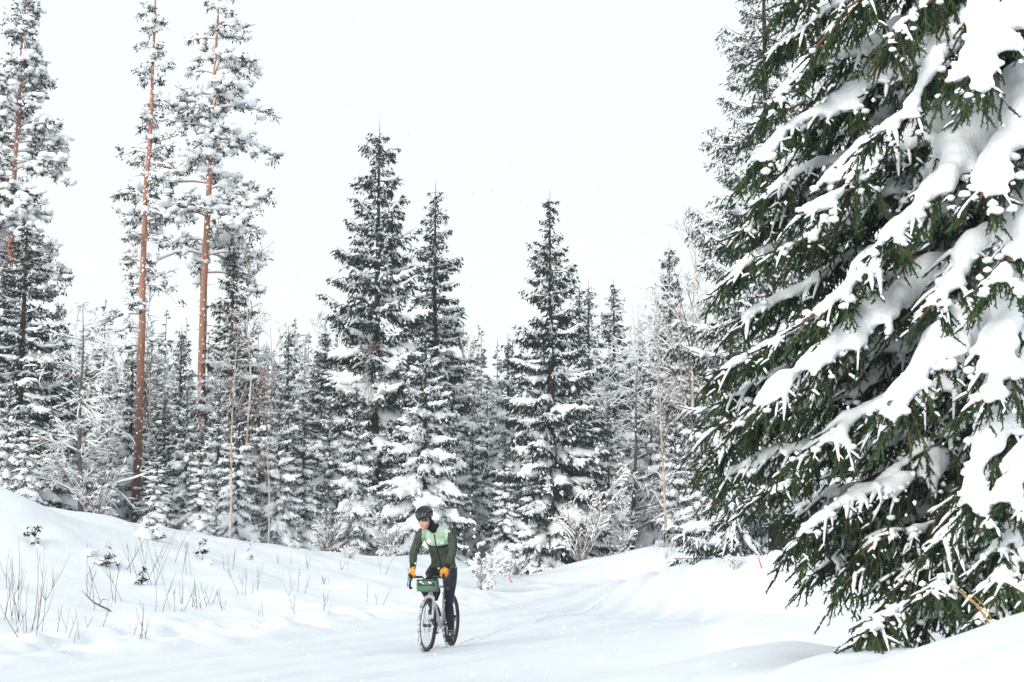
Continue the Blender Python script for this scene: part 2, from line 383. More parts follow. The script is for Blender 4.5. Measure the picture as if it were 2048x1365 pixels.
# ------------------------------------------------------------------ spruces
def spruce_parts(H, Rm, seed, whorls=24, per=6, snow=1.0, droop=(.45, -.55), bl=.24, bw=.05, dens=1.0, z0=.06, shape=.85, lat=.13, kk=4,
                 mats=(None, None), curl=.22, gap=.0, needle=None, top_bare=.12, frost=.15):
    rng = np.random.default_rng(seed)
    tr = MB(); cr = MB(); sn = MB()
    zt = np.linspace(0, 1, 9); wob = np.cumsum(rng.normal(0, .012 * H / 12, (9, 2)), 0)
    wob = wob - wob[0]
    tp = np.column_stack([wob, zt * H - .3])
    r0 = .011 * H + .03 if H > 2 else .016 * H + .003
    tubes(tr, tp[None], (r0 * (1 - zt) ** .8 + (.012 if H > 2 else .003))[None], k=8, jitter=.06, rng=rng)
    def axis_at(z): return np.column_stack([np.interp(z, tp[:, 2], tp[:, 0]), np.interp(z, tp[:, 2], tp[:, 1]), z])
    B = []
    for w in range(whorls):
        t = z0 + (1 - z0) * (w + rng.uniform(-.25, .25)) / whorls
        if rng.random() < gap and len(B) > 4: continue
        n = max(3, int(per * (1.15 - .45 * t) + rng.uniform(-.5, 1)))
        a0 = rng.uniform(0, 6.28)
        for i in range(n):
            B.append((min(t + rng.normal(0, .3) / whorls, .985), a0 + i * 6.283 / n + rng.normal(0, .25)))
    B = np.array(B); t = np.clip(B[:, 0], .02, .985); az = B[:, 1]; N = len(B)
    L = Rm * ((1 - t) ** shape) * rng.uniform(.72, 1.18, N) + .09 * H / 12
    L *= np.where(rng.random(N) < .1, .6, 1) * np.where(t < z0 + .10, rng.uniform(.7, 1, N), 1)
    e = droop[0] * t ** 1.3 + droop[1] * (1 - t) ** 1.0 + rng.normal(0, .09, N)
    h = np.column_stack([np.cos(az), np.sin(az), 0 * az]); sd = np.column_stack([-np.sin(az), np.cos(az), 0 * az])
    base = axis_at(t * H)
    m = 7; s = np.linspace(0, 1, m)
    bendv = rng.normal(0, .08, N)
    def onaxis(i, s):       # point on branch i at s, arrays
        Li = L[i]
        return base[i] + h[i] * (Li * s * (1 - .06 * s))[:, None] + sd[i] * (Li * bendv[i] * s * s)[:, None] + np.array([0, 0, 1.]) * (Li * (np.tan(e[i]) * s + curl * s * s * (1 - t[i] * .6) - .10 * np.sin(s * 3.1)))[:, None]
    ib = np.repeat(np.arange(N), m); P = onaxis(ib, np.tile(s, N)).reshape(N, m, 3)
    br = (.012 + .009 * L)[:, None] * (1 - .85 * s)[None]
    tubes(cr, P, br, k=4, m=1)
    # laterals
    nl = np.maximum(4, (L / lat).astype(int) * 2); il = np.repeat(np.arange(N), nl)
    sl_ = np.clip(rng.uniform(.08, 1.0, len(il)) ** .85, 0, .99)
    side = np.where(rng.random(len(il)) < .5, -1., 1.)
    ll = (np.minimum(L[il] * .40, .85) * (1 - .75 * sl_) + .10 * min(1, H / 9)) * rng.uniform(.6, 1.2, len(il))
    hang = rng.uniform(.15, .95, len(il)) * (1.15 - t[il] * .9) * (1 - .45 * sl_)
    d = norm(h[il] * (.55 + .3 * rng.random(len(il)))[:, None] + sd[il] * (side * rng.uniform(.25, .9, len(il)))[:, None] - np.array([0, 0, 1.]) * hang[:, None])
    p0 = onaxis(il, sl_)
    p2 = p0 + d * ll[:, None]; p1 = p0 + d * (ll * .5)[:, None] + np.array([0, 0, 1.]) * (ll * .10)[:, None]
    # needles: blades along the laterals
    nb = np.maximum(3, (ll / .05 * dens).astype(int)); k = np.repeat(np.arange(len(il)), nb)
    q = rng.uniform(.1, 1.05, len(k))[:, None]
    pp = p0[k] * (1 - q) ** 2 + 2 * p1[k] * q * (1 - q) + p2[k] * q * q
    dd = d[k] * .7 + rng.normal(0, .38, (len(k), 3)) - np.array([0, 0, 1.]) * rng.uniform(.1, 1.5, len(k))[:, None]
    blades(cr, pp - np.array([0, 0, .015]), dd, bl * rng.uniform(.6, 1.25, len(k)), bw * rng.uniform(.7, 1.4, len(k)), rng, frost=frost * np.clip(1.25 - t[il[k]], .2, 1) * (H > 2))
    # sprays right at the stem hide the trunk
    ns_ = int(H * 55 * dens); zz = rng.uniform(z0 * .8, .97, ns_); a = rng.uniform(0, 6.28, ns_); rl0 = rng.uniform(.02, .30, ns_) * Rm * (1 - zz) ** shape
    blades(cr, axis_at(zz * H) + np.column_stack([np.cos(a), np.sin(a), 0 * a]) * rl0[:, None], np.column_stack([np.cos(a), np.sin(a), rng.uniform(-1.6, .2, ns_)]), bl * rng.uniform(.9, 1.7, ns_), bw * rng.uniform(1, 1.6, ns_), rng)
    # tuft at the leader
    a = rng.uniform(0, 6.28, 40); zz = rng.uniform(.93, 1.0, 40) * H - .3
    blades(cr, axis_at(zz), np.column_stack([np.cos(a), np.sin(a), rng.uniform(.3, 1.4, 40)]), bl * rng.uniform(.7, 1.2, 40) * (1.1 - (zz / H - .93) * 6).clip(.4, 1.1), np.full(40, bw * .8), rng)
    tubes(cr, axis_at(np.linspace(.96 * H - .3, H + min(.25, H * .06), 4))[None], np.array([[.02, .016, .012, .004]]) * min(1, H / 4), k=4, m=1)
    # snow lying on the branches
    amt = snow * np.clip(1.35 - t * 1.15, .25, 1.1) * rng.uniform(.35, 1.3, N)
    amt = amt * (1 - .6 * sstep(1 - top_bare * 1.6, 1 - top_bare * .4, t))
    m2 = 9; s2 = np.linspace(0, 1, m2)
    ib = np.repeat(np.arange(N), m2); ss = (.04 + .9 * np.tile(s2, N)); P2 = onaxis(ib, ss).reshape(N, m2, 3)
    prof = np.sin(np.pi * np.clip(s2 * .93 + .05, 0, 1)) ** .6
    rr = (.035 + .068 * np.minimum(L, 2.4))[:, None] * amt[:, None] * prof[None] * rng.uniform(.55, 1.35, (N, m2)); rr[:, 0] = rr[:, -1] = 0
    P2[..., 2] += rr * .5 + .02
    tubes(sn, P2, rr * 1.15, k=6, flat=.72, jitter=.12, rng=rng)
    pk = rng.random(len(il)) < np.clip(.62 * amt[il] + .1, 0, .9)
    j = np.where(pk)[0]
    n2 = 4; P3 = bez(p0[j], p1[j], p2[j], n2); cut = rng.uniform(.3, 1.0, len(j))[:, None, None]; P3 = P3[:, :1] + (P3 - P3[:, :1]) * cut
    rl = np.clip(ll[j], .1, .6)[:, None] * .125 * (.55 + .6 * amt[il[j]])[:, None] * rng.uniform(.65, 1.35, (len(j), n2)); rl[:, 0] *= .6; rl[:, -1] = 0
    P3[..., 2] += rl * .7 + .012
    tubes(sn, P3, rl, k=kk, flat=.8)
    # clots lodged here and there
    nc = int(N * 4.5 * snow); ic = rng.integers(0, N, nc); sc = rng.uniform(.2, .95, nc)
    pc = onaxis(ic, sc) + sd[ic] * (rng.normal(0, .16, nc) * L[ic] * (1.1 - sc))[:, None]; rc = rng.uniform(.022, .085, nc) * (.5 + .3 * L[ic]) * np.clip(amt[ic], .3, 1)
    pc[:, 2] -= rng.uniform(-.02, .14, nc) * L[ic] * .5
    if nc: blobs(sn, pc, np.column_stack([rc * 1.1, rc * 1.1, rc * .8]), ICO1, jitter=.15, rng=rng)
    return tr, cr, sn
def make_spruce(name, seed_args, needle=None):
    tr, cr, sn = spruce_parts(**seed_args)
    root = empty(name)
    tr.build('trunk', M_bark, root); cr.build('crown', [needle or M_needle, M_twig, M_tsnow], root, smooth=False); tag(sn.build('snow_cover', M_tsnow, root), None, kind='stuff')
    return root

placed = set()
def place(proto, u, D, vbase=None, top=None, H=None, rz=0., label=None, cat='tree', group=None, sx=1.0, sink=.15, lean=0.0):
    """put proto (height H when scale 1) at pixel column u and depth D, scaled so that its top is at pixel row top"""
    o = proto if proto.name not in placed else copy_tree(proto)
    placed.add(proto.name)
    x = at(u, 800, D)[0]; z = hz(x, D) - sink if vbase is None else at(u, vbase, D)[2]
    o.location = (x, D, z); s = 1.0
    if top is not None: s = (at(u, top, D)[2] - z) / H
    o.scale = (s * sx, s * sx, s); o.rotation_euler = (0, lean, rz)
    tag(o, label, cat, group)
    return o

SA = make_spruce('spruce_tree', dict(H=15, Rm=3.1, seed=11, frost=.05, top_bare=.35, dens=1.35, whorls=31, per=7, snow=1.45, shape=.72, gap=.04, bl=.17, bw=.042))
SB = make_spruce('spruce_tree', dict(H=13, Rm=2.3, seed=23, frost=.06, top_bare=.35, dens=1.35, whorls=29, per=6.5, snow=1.5, shape=.72, droop=(.35, -.75), gap=.04, bl=.17, bw=.042))
SC = make_spruce('spruce_tree', dict(H=9.5, Rm=2.3, seed=37, frost=.2, whorls=22, per=7, snow=2.0, shape=.7, droop=(.35, -.8), bl=.16, bw=.04))
SD = make_spruce('spruce_tree', dict(H=13, Rm=2.6, seed=41, frost=.05, top_bare=.4, dens=1.35, whorls=31, per=7, snow=1.3, shape=.85, droop=(.4, -.65), gap=.03, bl=.17, bw=.042))
SE = make_spruce('spruce_tree', dict(H=8, Rm=1.35, seed=53, frost=.22, whorls=19, per=6.5, snow=2.5, shape=.7, droop=(.3, -1.0), bl=.15, bw=.04, lat=.11))
SF = make_spruce('spruce_tree', dict(H=11, Rm=1.6, seed=67, frost=.25, whorls=25, per=6, snow=1.75, shape=.7, droop=(.4, -.7), bl=.16, bw=.04))
G_SP = 'snowy spruces along the forest edge'
place(SA, 748, 49, top=240, H=15.2, rz=.4, label='tallest snowy spruce of the middle of the forest edge, pointed top against the sky', group=G_SP)
place(SB, 866, 52, top=362, H=13.2, rz=1.4, label='slim spruce just right of the tallest middle spruce, its tip a little lower', group=G_SP)
place(SC, 850, 43, top=640, H=9.7, rz=2.2, label='thickly snow-laden spruce directly behind the cyclist', group=G_SP)
place(SD, 1103, 45, top=378, H=13.2, rz=.9, label='tall pointed spruce with dark bare tip standing alone right of the gap in the forest', group=G_SP)
place(SF, 1178, 58, top=560, H=11.2, rz=.3, label='dark narrow spruce close behind the right flank of the lone pointed spruce', group=G_SP)
place(SF, 1160, 66, top=565, H=11.2, rz=2.3, label='faint spruce tip peeping out between the pointed spruce and its dark narrow neighbour', group=G_SP)
place(SB, 1230, 60, top=555, H=13.2, rz=2.9, label='spruce with a neat cone tip between the pointed spruce and the brownish birches', group=G_SP)
place(SA, 1345, 56, top=478, H=15.2, rz=3.4, label='broad greyish spruce behind the birches left of the foreground spruce', group=G_SP, sx=.72)
place(SE, 1015, 55, top=668, H=8.2, rz=.1, label='small spruce with sharp tip in the gap of the forest', group=G_SP)
place(SC, 975, 60, top=760, H=9.7, rz=.7, label='low snowy spruce at the left side of the gap in the forest', group=G_SP, sx=.8)
place(SB, 462, 48, top=478, H=13.2, rz=4.1, label='snowy spruce standing right beside the trunk of the second bare pine', group=G_SP)
place(SF, 575, 48, top=650, H=11.2, rz=3.6, label='narrow snow-plastered spruce between the pine and the tallest spruce', group=G_SP, sx=1.1)
place(SA, 650, 56, top=650, H=15.2, rz=5.1, label='dark spruce tucked behind the left flank of the tallest spruce', group=G_SP, sx=.85)
place(SF, 360, 50, top=650, H=11.2, rz=5.0, label='snowy spruce standing between the two bare pine trunks', group=G_SP, sx=1.1)
place(SB, 40, 40, top=430, H=13.2, rz=5.6, label='large snow-draped spruce at the left edge of the forest', group=G_SP, sx=1.4)
place(SA, 110, 48, top=590, H=15.2, rz=3.0, label='snowy spruce just right of the large spruce at the left edge', group=G_SP, sx=.8)
place(SE, 235, 47, top=760, H=8.2, rz=2.0, label='low snow-plastered spruce left of the first pine trunk', group=G_SP)
place(SE, 480, 41, top=800, H=8.2, rz=4.0, label='low white spruce in front of the two pale birch trunks', group=G_SP, sx=1.2)
place(SE, 405, 39, top=850, H=8.2, rz=1.0, label='low snow-bent spruce below the second pine', group=G_SP, sx=1.2)
place(SC, 560, 42, top=790, H=9.7, rz=5.5, label='wide snow-laden spruce at the edge of the field right of the birches', group=G_SP, sx=.85)
place(SC, 715, 43.5, top=760, H=9.7, rz=.2, label='low bushy snow-laden spruce in front of the tallest spruce', group=G_SP, sx=.9)
place(SE, 945, 46, top=850, H=8.2, rz=5.9, label='low white spruce right behind the shoulder of the cyclist', group=G_SP, sx=1.1)
place(SE, 1010, 44, top=880, H=8.2, rz=.9, label='short snow-plastered spruce left of the lone pointed spruce', group=G_SP, sx=1.1)
place(SC, 1215, 46, top=800, H=9.7, rz=1.9, label='low snow-laden spruce behind the brown-stemmed shrub', group=G_SP, sx=.8)
place(SC, 1300, 48, top=740, H=9.7, rz=4.2, label='snow-laden spruce in front of the broad greyish spruce', group=G_SP, sx=.8)
place(SE, 1395, 45, top=830, H=8.2, rz=3.3, label='short white spruce behind the slope at the right bend', group=G_SP, sx=1.2)
place(SB, 330, 43, top=790, H=13.2, rz=.8, label='snow-laden spruce right of the first pine trunk', group=G_SP, sx=1.3)
place(SE, 60, 36, top=800, H=8.2, rz=.5, label='snow-covered young spruce behind the mound at the left edge', group=G_SP, sx=1.2)
for u, D, top, pr, H, rz, sx, lab in [
    (20, 38, 760, SC, 9.7, 1.2, .8, 'snow-heaped spruce behind the highest point of the left mound'), (140, 43, 720, SE, 8.2, 2.4, 1.3, 'white plastered spruce left of the gnarled grey tree'),
    (205, 42, 800, SC, 9.7, 4.4, .7, 'snowy spruce showing between the gnarled grey tree and the first pine'), (262, 45, 700, SE, 8.2, 5.4, 1.2, 'snowy spruce close behind the first pine trunk'),
    (318, 38, 880, SE, 8.2, .4, 1.3, 'small white spruce right beside the foot of the first pine'), (375, 43, 760, SC, 9.7, 2.9, .75, 'snow-laden spruce left of the foot of the second pine'),
    (440, 42, 760, SC, 9.7, 1.7, .75, 'dense snow-laden spruce behind the pale birch pair'), (520, 43, 740, SE, 8.2, 3.4, 1.3, 'snow-covered spruce between the pale birches and the slim dark birch'),
    (610, 43, 830, SE, 8.2, 1.4, 1.3, 'low white spruce at the foot of the dark spruce left of the tallest one'), (660, 45, 800, SC, 9.7, 3.8, .7, 'snow-bowed spruce at the left foot of the tallest spruce'),
    (905, 45, 760, SC, 9.7, 5.0, .7, 'snow-bowed spruce right of the thickly laden one behind the cyclist'), (1065, 44, 860, SE, 8.2, 4.6, 1.2, 'low white spruce at the left foot of the lone pointed spruce'),
    (1150, 46, 760, SE, 8.2, .2, 1.3, 'snow-plastered spruce at the right foot of the lone pointed spruce'), (1350, 46, 800, SC, 9.7, .9, .7, 'snow-bowed spruce behind the crest of the white slope')]:
    place(pr, u, D, top=top, H=H, rz=rz, sx=sx, label=lab, group=G_SP)
# rows further back
rng = np.random.default_rng(5)
pro = [(SA, 15.2), (SB, 13.2), (SC, 9.7), (SC, 9.7), (SF, 11.2)]
back = [(u + rng.uniform(-14, 14), rng.uniform(62, 92), rng.uniform(690, 800)) for u in np.arange(-60, 900, 34)] + \
       [(u + rng.uniform(-10, 10), rng.uniform(70, 100), rng.uniform(760, 830)) for u in np.arange(900, 1060, 26)] + \
       [(u + rng.uniform(-14, 14), rng.uniform(62, 85), rng.uniform(650, 740)) for u in np.arange(1070, 1460, 32)] + \
       [(u + rng.uniform(-14, 14), rng.uniform(45, 70), rng.uniform(700, 860)) for u in np.arange(1480, 2150, 60)]
BINS = [(-999, 60, 'behind the large spruce at the left edge'), (60, 150, 'behind the gnarled grey tree'), (150, 250, 'just left of the first pine'), (250, 330, 'behind the first pine trunk'), (330, 430, 'between the two pine trunks'),
        (430, 520, 'behind the pale birch pair'), (520, 600, 'right of the pale birch pair'), (600, 690, 'left of the tallest spruce'), (690, 800, 'behind the tallest spruce'), (800, 900, 'behind the slim spruce near the cyclist'),
        (900, 960, 'at the left of the forest gap'), (960, 1010, 'in the middle of the forest gap'), (1010, 1065, 'at the right of the forest gap'), (1065, 1150, 'behind the lone pointed spruce'), (1150, 1250, 'right of the lone pointed spruce'),
        (1250, 1350, 'behind the broad greyish spruce'), (1350, 1480, 'behind the tall pink birches'), (1480, 1700, 'behind the foreground spruce, towards its left side'), (1700, 9999, 'behind the foreground spruce, towards the right border')]
ORD = ['tallest', 'second tallest', 'third tallest', 'fourth tallest', 'fifth tallest', 'sixth tallest', 'seventh tallest', 'eighth tallest', 'ninth tallest', 'tenth tallest', 'eleventh tallest', 'lowest']
for lo, hi, where in BINS:
    grp = sorted([q for q in back if lo <= q[0] < hi], key=lambda q: q[2])
    for i, (u, D, top) in enumerate(grp):
        p, H = pro[int(rng.integers(0, 5))]
        o_ = (ORD[i] + ' ' if len(grp) > 1 else 'single ')
        place(p, u, D, top=top, H=H, rz=rng.uniform(0, 6.28), label=o_ + 'background spruce ' + where, group='snowy spruces deeper in the forest', sx=.85)

# ------------------------------------------------------------------ far forest beyond the gap
def far_forest():
    rng = np.random.default_rng(77); mb = MB()
    N = 340; ang = rng.uniform(-.52, .52, N); Dd = rng.uniform(125, 300, N)
    for i in range(N):
        x, y = math.tan(ang[i]) * Dd[i], Dd[i]; z = 1.1 + 24 * float(sstep(75, 330, math.hypot(x, y)))
        H = rng.uniform(9, 18); Rm = H * rng.uniform(.13, .19)
        n = 70; t = rng.uniform(.02, .99, n); a = rng.uniform(0, 6.28, n); rr = Rm * (1 - t) ** .8 + .15
        p = np.column_stack([x + 0 * t, y + 0 * t, z + t * H]); d = np.column_stack([np.cos(a), np.sin(a), -.55 + .7 * t])
        blades(mb, p, d, rr * rng.uniform(.7, 1.2, n) * 1.1, rr * .5 + .15, rng, m=0)
        blades(mb, p + [0, 0, .22], d + [0, 0, .1], rr * rng.uniform(.6, 1.1, n), rr * .5 + .1, rng, m=1)
        tubes(mb, np.array([[x, y, z - .5], [x, y, z + H]])[None], np.array([[.16, .03]]), k=4, m=2)
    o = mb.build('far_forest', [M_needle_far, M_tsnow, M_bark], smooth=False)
    tag(o, 'pale mass of distant snowy forest seen through the gaps', 'forest', kind='stuff')
far_forest()

# ------------------------------------------------------------------ pines
def make_pine(name, H, seed, crown0, Rm, lean=.0, r0=.24, dens=1.0, side=None, extra=()):
    rng = np.random.default_rng(seed); tr = MB(); cr = MB(); sn = MB(); root = empty(name)
    zt = np.linspace(0, 1, 14); wx = np.cumsum(rng.normal(0, .035, 14)); wy = np.cumsum(rng.normal(0, .03, 14)); wx -= wx[0]; wy -= wy[0]
    wx = wx - zt * wx[-1] + lean * zt * H
    tp = np.column_stack([wx, wy, zt * H - .3])
    tubes(tr, tp[None], (r0 * (1 - zt) ** .75 + .02)[None] * rng.uniform(.95, 1.05, (1, 14)), k=12, jitter=.04, rng=rng)
    ax = lambda z: np.column_stack([np.interp(z, tp[:, 2], tp[:, 0]), np.interp(z, tp[:, 2], tp[:, 1]), z])
    rad = lambda z: r0 * (1 - z / H).clip(0, 1) ** .75 + .02
    # snow stuck to the bark
    n = 110; zz = rng.uniform(.5, H * .9, n); a = rng.normal(-math.pi / 2, .9, n); rr = rng.uniform(.02, .05, n)
    pc = ax(zz) + np.column_stack([np.cos(a), np.sin(a), 0 * a]) * (rad(zz))[:, None]
    blobs(sn, pc, np.column_stack([rr * .9, rr * .9, rr * rng.uniform(.8, 1.8, n)]), ICO1, jitter=.2, rng=rng)
    # dry stubs
    n = 26; zz = rng.uniform(H * .28, H * .8, n); a = rng.uniform(0, 6.28, n); l = rng.uniform(.25, .8, n); d = np.column_stack([np.cos(a), np.sin(a), rng.uniform(-.1, .4, n)])
    b0 = ax(zz); tubes(cr, bez(b0, b0 + d * (l * .6)[:, None], b0 + d * l[:, None] - [0, 0, .08], 4), np.array([[.022, .016, .01, .004]]), k=4, m=1)
    # limbs
    z = crown0 * H; BR = []
    while z < H * .985:
        f = (z / H - crown0) / (1 - crown0)
        for i in range(rng.integers(2, 5)):
            a = rng.uniform(0, 6.28)
            L = Rm * (.55 + .75 * math.sin(math.pi * min(1, f * .8 + .22)) ** .8) * (1 - .72 * f ** 1.6) * rng.uniform(.45, 1.2)
            BR.append((z + rng.uniform(-.15, .15), a, L, f))
        z += rng.uniform(.36, .75) / dens
    for (zf, a, L) in extra: BR.append((zf * H, a, L, .1))
    nb = len(BR); B = np.array(BR); zz, az, L, f = B.T
    h = np.column_stack([np.cos(az), np.sin(az), 0 * az]); b0 = ax(zz)
    up = rng.uniform(.05, .5, nb) * (0.5 + f); dr = rng.uniform(.15, .55, nb) * (1.2 - f)
    b1 = b0 + h * (L * .5)[:, None] + np.array([0, 0, 1]) * (L * up * .6 + .08)[:, None]; b2 = b0 + h * L[:, None] + np.array([0, 0, 1]) * (L * (up * .5 - dr))[:, None]
    tubes(cr, bez(b0, b1, b2, 6), (.009 + .010 * L)[:, None] * np.linspace(1, .25, 6)[None], k=5, m=1)
    Ps = bez(b0, b1, b2, 6); rs = (.03 + .03 * L)[:, None] * np.array([.1, .7, 1, 1, .8, 0])[None] * rng.uniform(.6, 1.4, (nb, 6)); Ps[..., 2] += rs * .6 + .02
    tubes(sn, Ps, rs, k=6, flat=.75, jitter=.1, rng=rng)
    # twigs with tufts, mostly on the outer part
    nt_ = np.maximum(3, (L * 6.5 * dens).astype(int)); k = np.repeat(np.arange(nb), nt_); q = rng.uniform(.3, 1.02, len(k)); qq = q[:, None]
    p0 = b0[k] * (1 - qq) ** 2 + 2 * b1[k] * qq * (1 - qq) + b2[k] * qq ** 2
    td = norm(h[k] * .7 + rng.normal(0, .6, (len(k), 3)) + [0, 0, -.1]); tl = rng.uniform(.15, .6, len(k)) * (.5 + .25 * L[k])
    p1 = p0 + td * tl[:, None]
    tubes(cr, np.stack([p0, (p0 + p1) / 2 + [0, 0, .03], p1], 1), np.array([[.012, .009, .004]]), k=3, m=1)
    nn = 22; kk = np.repeat(np.arange(len(k)), nn)
    pp = p1[kk] + rng.normal(0, .07, (len(kk), 3)) - td[kk] * (rng.uniform(0, .22, len(kk)))[:, None]
    dd = rng.normal(0, .6, (len(kk), 3)) + td[kk] * .7 + [0, 0, -.45]
    blades(cr, pp, dd, rng.uniform(.1, .22, len(kk)), rng.uniform(.042, .07, len(kk)), rng, frost=.2)
    w = rng.random(len(k)) < .85; r = rng.uniform(.09, .235, w.sum()) * (.75 + .15 * L[k][w])
    for rep_ in range(3):
        nw = w.sum(); f_ = (.78, .7, .62)[rep_]; blobs(sn, p1[w] + np.column_stack([rng.normal(0, .09, nw), rng.normal(0, .09, nw), r * .3 + .03 + rng.normal(0, .03, nw)]), np.column_stack([r * 1.25, r * 1.25, r * .8]) * f_ * rng.uniform(.6, 1.2, (nw, 1)), ICO1, jitter=.2, rng=rng)
    tr.build('trunk', M_pbark, root); cr.build('crown', [M_pneedle, M_pbark, M_tsnow], root, smooth=False); tag(sn.build('snow_cover', M_tsnow, root), None, kind='stuff')
    return root
P1 = make_pine('pine_tree', 25, 3, .40, 1.15, r0=.175, dens=.85, extra=((.385, math.pi * 1.02, 2.1), (.36, math.pi * .95, 1.2), (.34, .1, 1.0), (.33, math.pi * 1.2, 1.0)))
P2 = make_pine('pine_tree', 22.5, 8, .50, 2.5, r0=.185, lean=.008, dens=.95, extra=((.50, .1, 2.2), (.47, .3, 2.3), (.60, math.pi, 1.3)))
P3 = make_pine('pine_tree', 21.5, 14, .30, 2.1, r0=.17, dens=1.6)
place(P1, 282, 44, top=-60, H=25, rz=0, label='tall bare-trunked pine with a narrow snowy crown, left one of the pair', group='tall pines')
place(P2, 408, 48, top=-40, H=22.5, rz=0, label='tall reddish pine with a wide drooping snowy crown, right one of the pair', group='tall pines')
place(P3, 16, 47, top=-15, H=21.5, rz=.5, label='snow-laden pine at the left edge of the picture', group='tall pines')

# ------------------------------------------------------------------ birches, shrubs
def make_bare(name, H, seed, r0=.07, levels=3, nb=(18, 7, 4), spread=.75, snow=1.0, trunk=None, stems=1, first=.22, up=.55, twig_up=.25, wob=.05, lenf=.34, bareness=.8, twig=None):
    rng = np.random.default_rng(seed); tr = MB(); br = MB(); sn = MB(); root = empty(name)
    segs = []
    m = 6
    par = []
    for s in range(stems):
        a = rng.uniform(0, 6.28); ln = (0 if stems == 1 else rng.uniform(.12, .5)); hh = H * (1 if s == 0 else rng.uniform(.55, 1))
        z = np.linspace(0, 1, m); w = np.cumsum(rng.normal(0, wob * H / 8, (m, 2)), 0); w -= w[0]
        par.append((np.column_stack([w[:, 0] + math.cos(a) * ln * hh * z ** 1.2, w[:, 1] + math.sin(a) * ln * hh * z ** 1.2, z * hh - .15]), r0 * (1 if s == 0 else .7) * (1 - .9 * z), hh))
    for p, r, hh in par: tubes(tr, p[None], r[None], k=7)
    cur = [(p, r, hh, 1.0) for p, r, hh in par]
    for lev in range(levels):
        nxt = []; PP = []; RR = []
        for p, r, ln, _ in cur:
            n = max(1, int(nb[lev] * rng.uniform(.7, 1.3))); s = rng.uniform(first if lev == 0 else .2, .98, n)
            for si in s:
                i = si * (m - 1); i0 = min(int(i), m - 2); b = p[i0] * (1 - i + i0) + p[i0 + 1] * (i - i0); t = norm(p[i0 + 1] - p[i0]); rad = np.interp(i, np.arange(m), r)
                L = ln * lenf * (1.15 - .7 * si) * rng.uniform(.5, 1.25) if lev == 0 else ln * .5 * (1.1 - .5 * si) * rng.uniform(.5, 1.2)
                o = rng.normal(size=3); o = norm(o - t * (o @ t)); 
                d = norm(t * (up if lev == 0 else .7) + o * spread + [0, 0, twig_up * (1 if lev == 0 else .3)])
                q = np.linspace(0, 1, m)[:, None]; pl = b + d * L * q + np.array([0, 0, 1]) * (-L * rng.uniform(.0, .35) * q ** 2) + np.cumsum(rng.normal(0, L * .03, (m, 3)), 0) * q
                rr = np.maximum(min(rad * .7, .006 + .011 * L) * (1 - .8 * q[:, 0]), .003 + .002 * (levels - lev))
                nxt.append((pl, rr, L, 0)); PP.append(pl); RR.append(rr)
        PP = np.array(PP); RR = np.array(RR); tubes(br, PP, RR, k=4 if lev < 2 else 3)
        w = rng.random(len(PP)) < bareness; Ps = PP[w].copy(); flatness = 1 - np.abs(norm(Ps[:, -1] - Ps[:, 0])[:, 2]) ** 3
        rs = (RR[w] * .75 + .018 * snow + .006 * snow * (levels - lev)) * (flatness[:, None]) * rng.uniform(.35, 1.5, Ps.shape[:2]) * snow; rs[:, -1] = 0; rs[:, 0] *= .3
        Ps[..., 2] += rs * .7 + RR[w] * .6
        tubes(sn, Ps, rs, k=5 if lev < 2 else 4, flat=.85)
        cur = nxt
    tr.build('trunk', trunk or M_birch, root); br.build('crown', twig or M_btwig, root); tag(sn.build('snow_cover', M_tsnow, root), None, kind='stuff')
    return root
BA = make_bare('birch_tree', 12, 101, r0=.085, nb=(24, 8, 4), first=.3, up=1.0, spread=.55, wob=.05, snow=.65, bareness=.6, lenf=.28)
BB = make_bare('birch_tree', 10, 102, r0=.065, nb=(20, 7, 4), first=.35, up=1.2, spread=.5, wob=.06, snow=.5, bareness=.45, lenf=.26)
BC = make_bare('bare_tree', 9, 103, r0=.13, nb=(22, 9, 5), first=.15, up=.35, spread=1.0, twig_up=.12, trunk=M_grey, lenf=.36, snow=.95, wob=.06)
BD = make_bare('snowy_shrub', 3.6, 104, r0=.024, stems=7, nb=(10, 6, 2), first=.12, up=1.2, spread=.5, trunk=M_btwig, snow=.95, lenf=.36)
BE = make_bare('snowy_shrub', 1.5, 105, r0=.016, stems=8, nb=(6, 4, 3), first=.15, up=.7, spread=.7, trunk=M_btwig, snow=1.1, lenf=.5)
GB = 'thin birches at the forest edge'
M_hoar = mat('hoar_frosted_twig', (.42, .38, .37), .9, .1, col2=(.72, .70, .70), scale=5)
BF = make_bare('frosted_birch', 9, 131, r0=.06, nb=(24, 8, 4), first=.2, up=.8, spread=.7, wob=.06, snow=.8, bareness=.9, lenf=.3, twig=M_hoar)
for u, D, top, rz, lab in [(95, 47, 640, .2, 'just right of the large spruce at the left edge'), (150, 52, 600, 1.2, 'behind the gnarled grey tree'), (245, 47, 660, 2.2, 'just left of the first pine trunk'), (335, 52, 690, 3.2, 'between the two pine trunks'),
                           (425, 46, 700, 4.2, 'right behind the second pine trunk'), (535, 50, 640, 5.2, 'behind the slim dark birch stem'), (610, 56, 670, .7, 'between the narrow plastered spruce and the tallest spruce'), (690, 50, 740, 1.7, 'at the left skirt of the tallest spruce'),
                           (925, 54, 720, 2.7, 'right of the slim spruce at the gap'), (985, 58, 750, 3.7, 'in the gap of the forest'), (1205, 52, 700, 4.7, 'right of the dark narrow spruce'), (1265, 52, 600, 5.7, 'left of the broad greyish spruce'),
                           (1315, 50, 560, .4, 'in front of the broad greyish spruce'), (1370, 52, 540, 1.4, 'left of the tall pink birch'), (1425, 50, 640, 2.4, 'at the left edge of the foreground spruces')]:
    place(BF, u, D, top=top, H=9, rz=rz, label='pale hoar-frosted birch ' + lab, group='hoar-frosted birches')
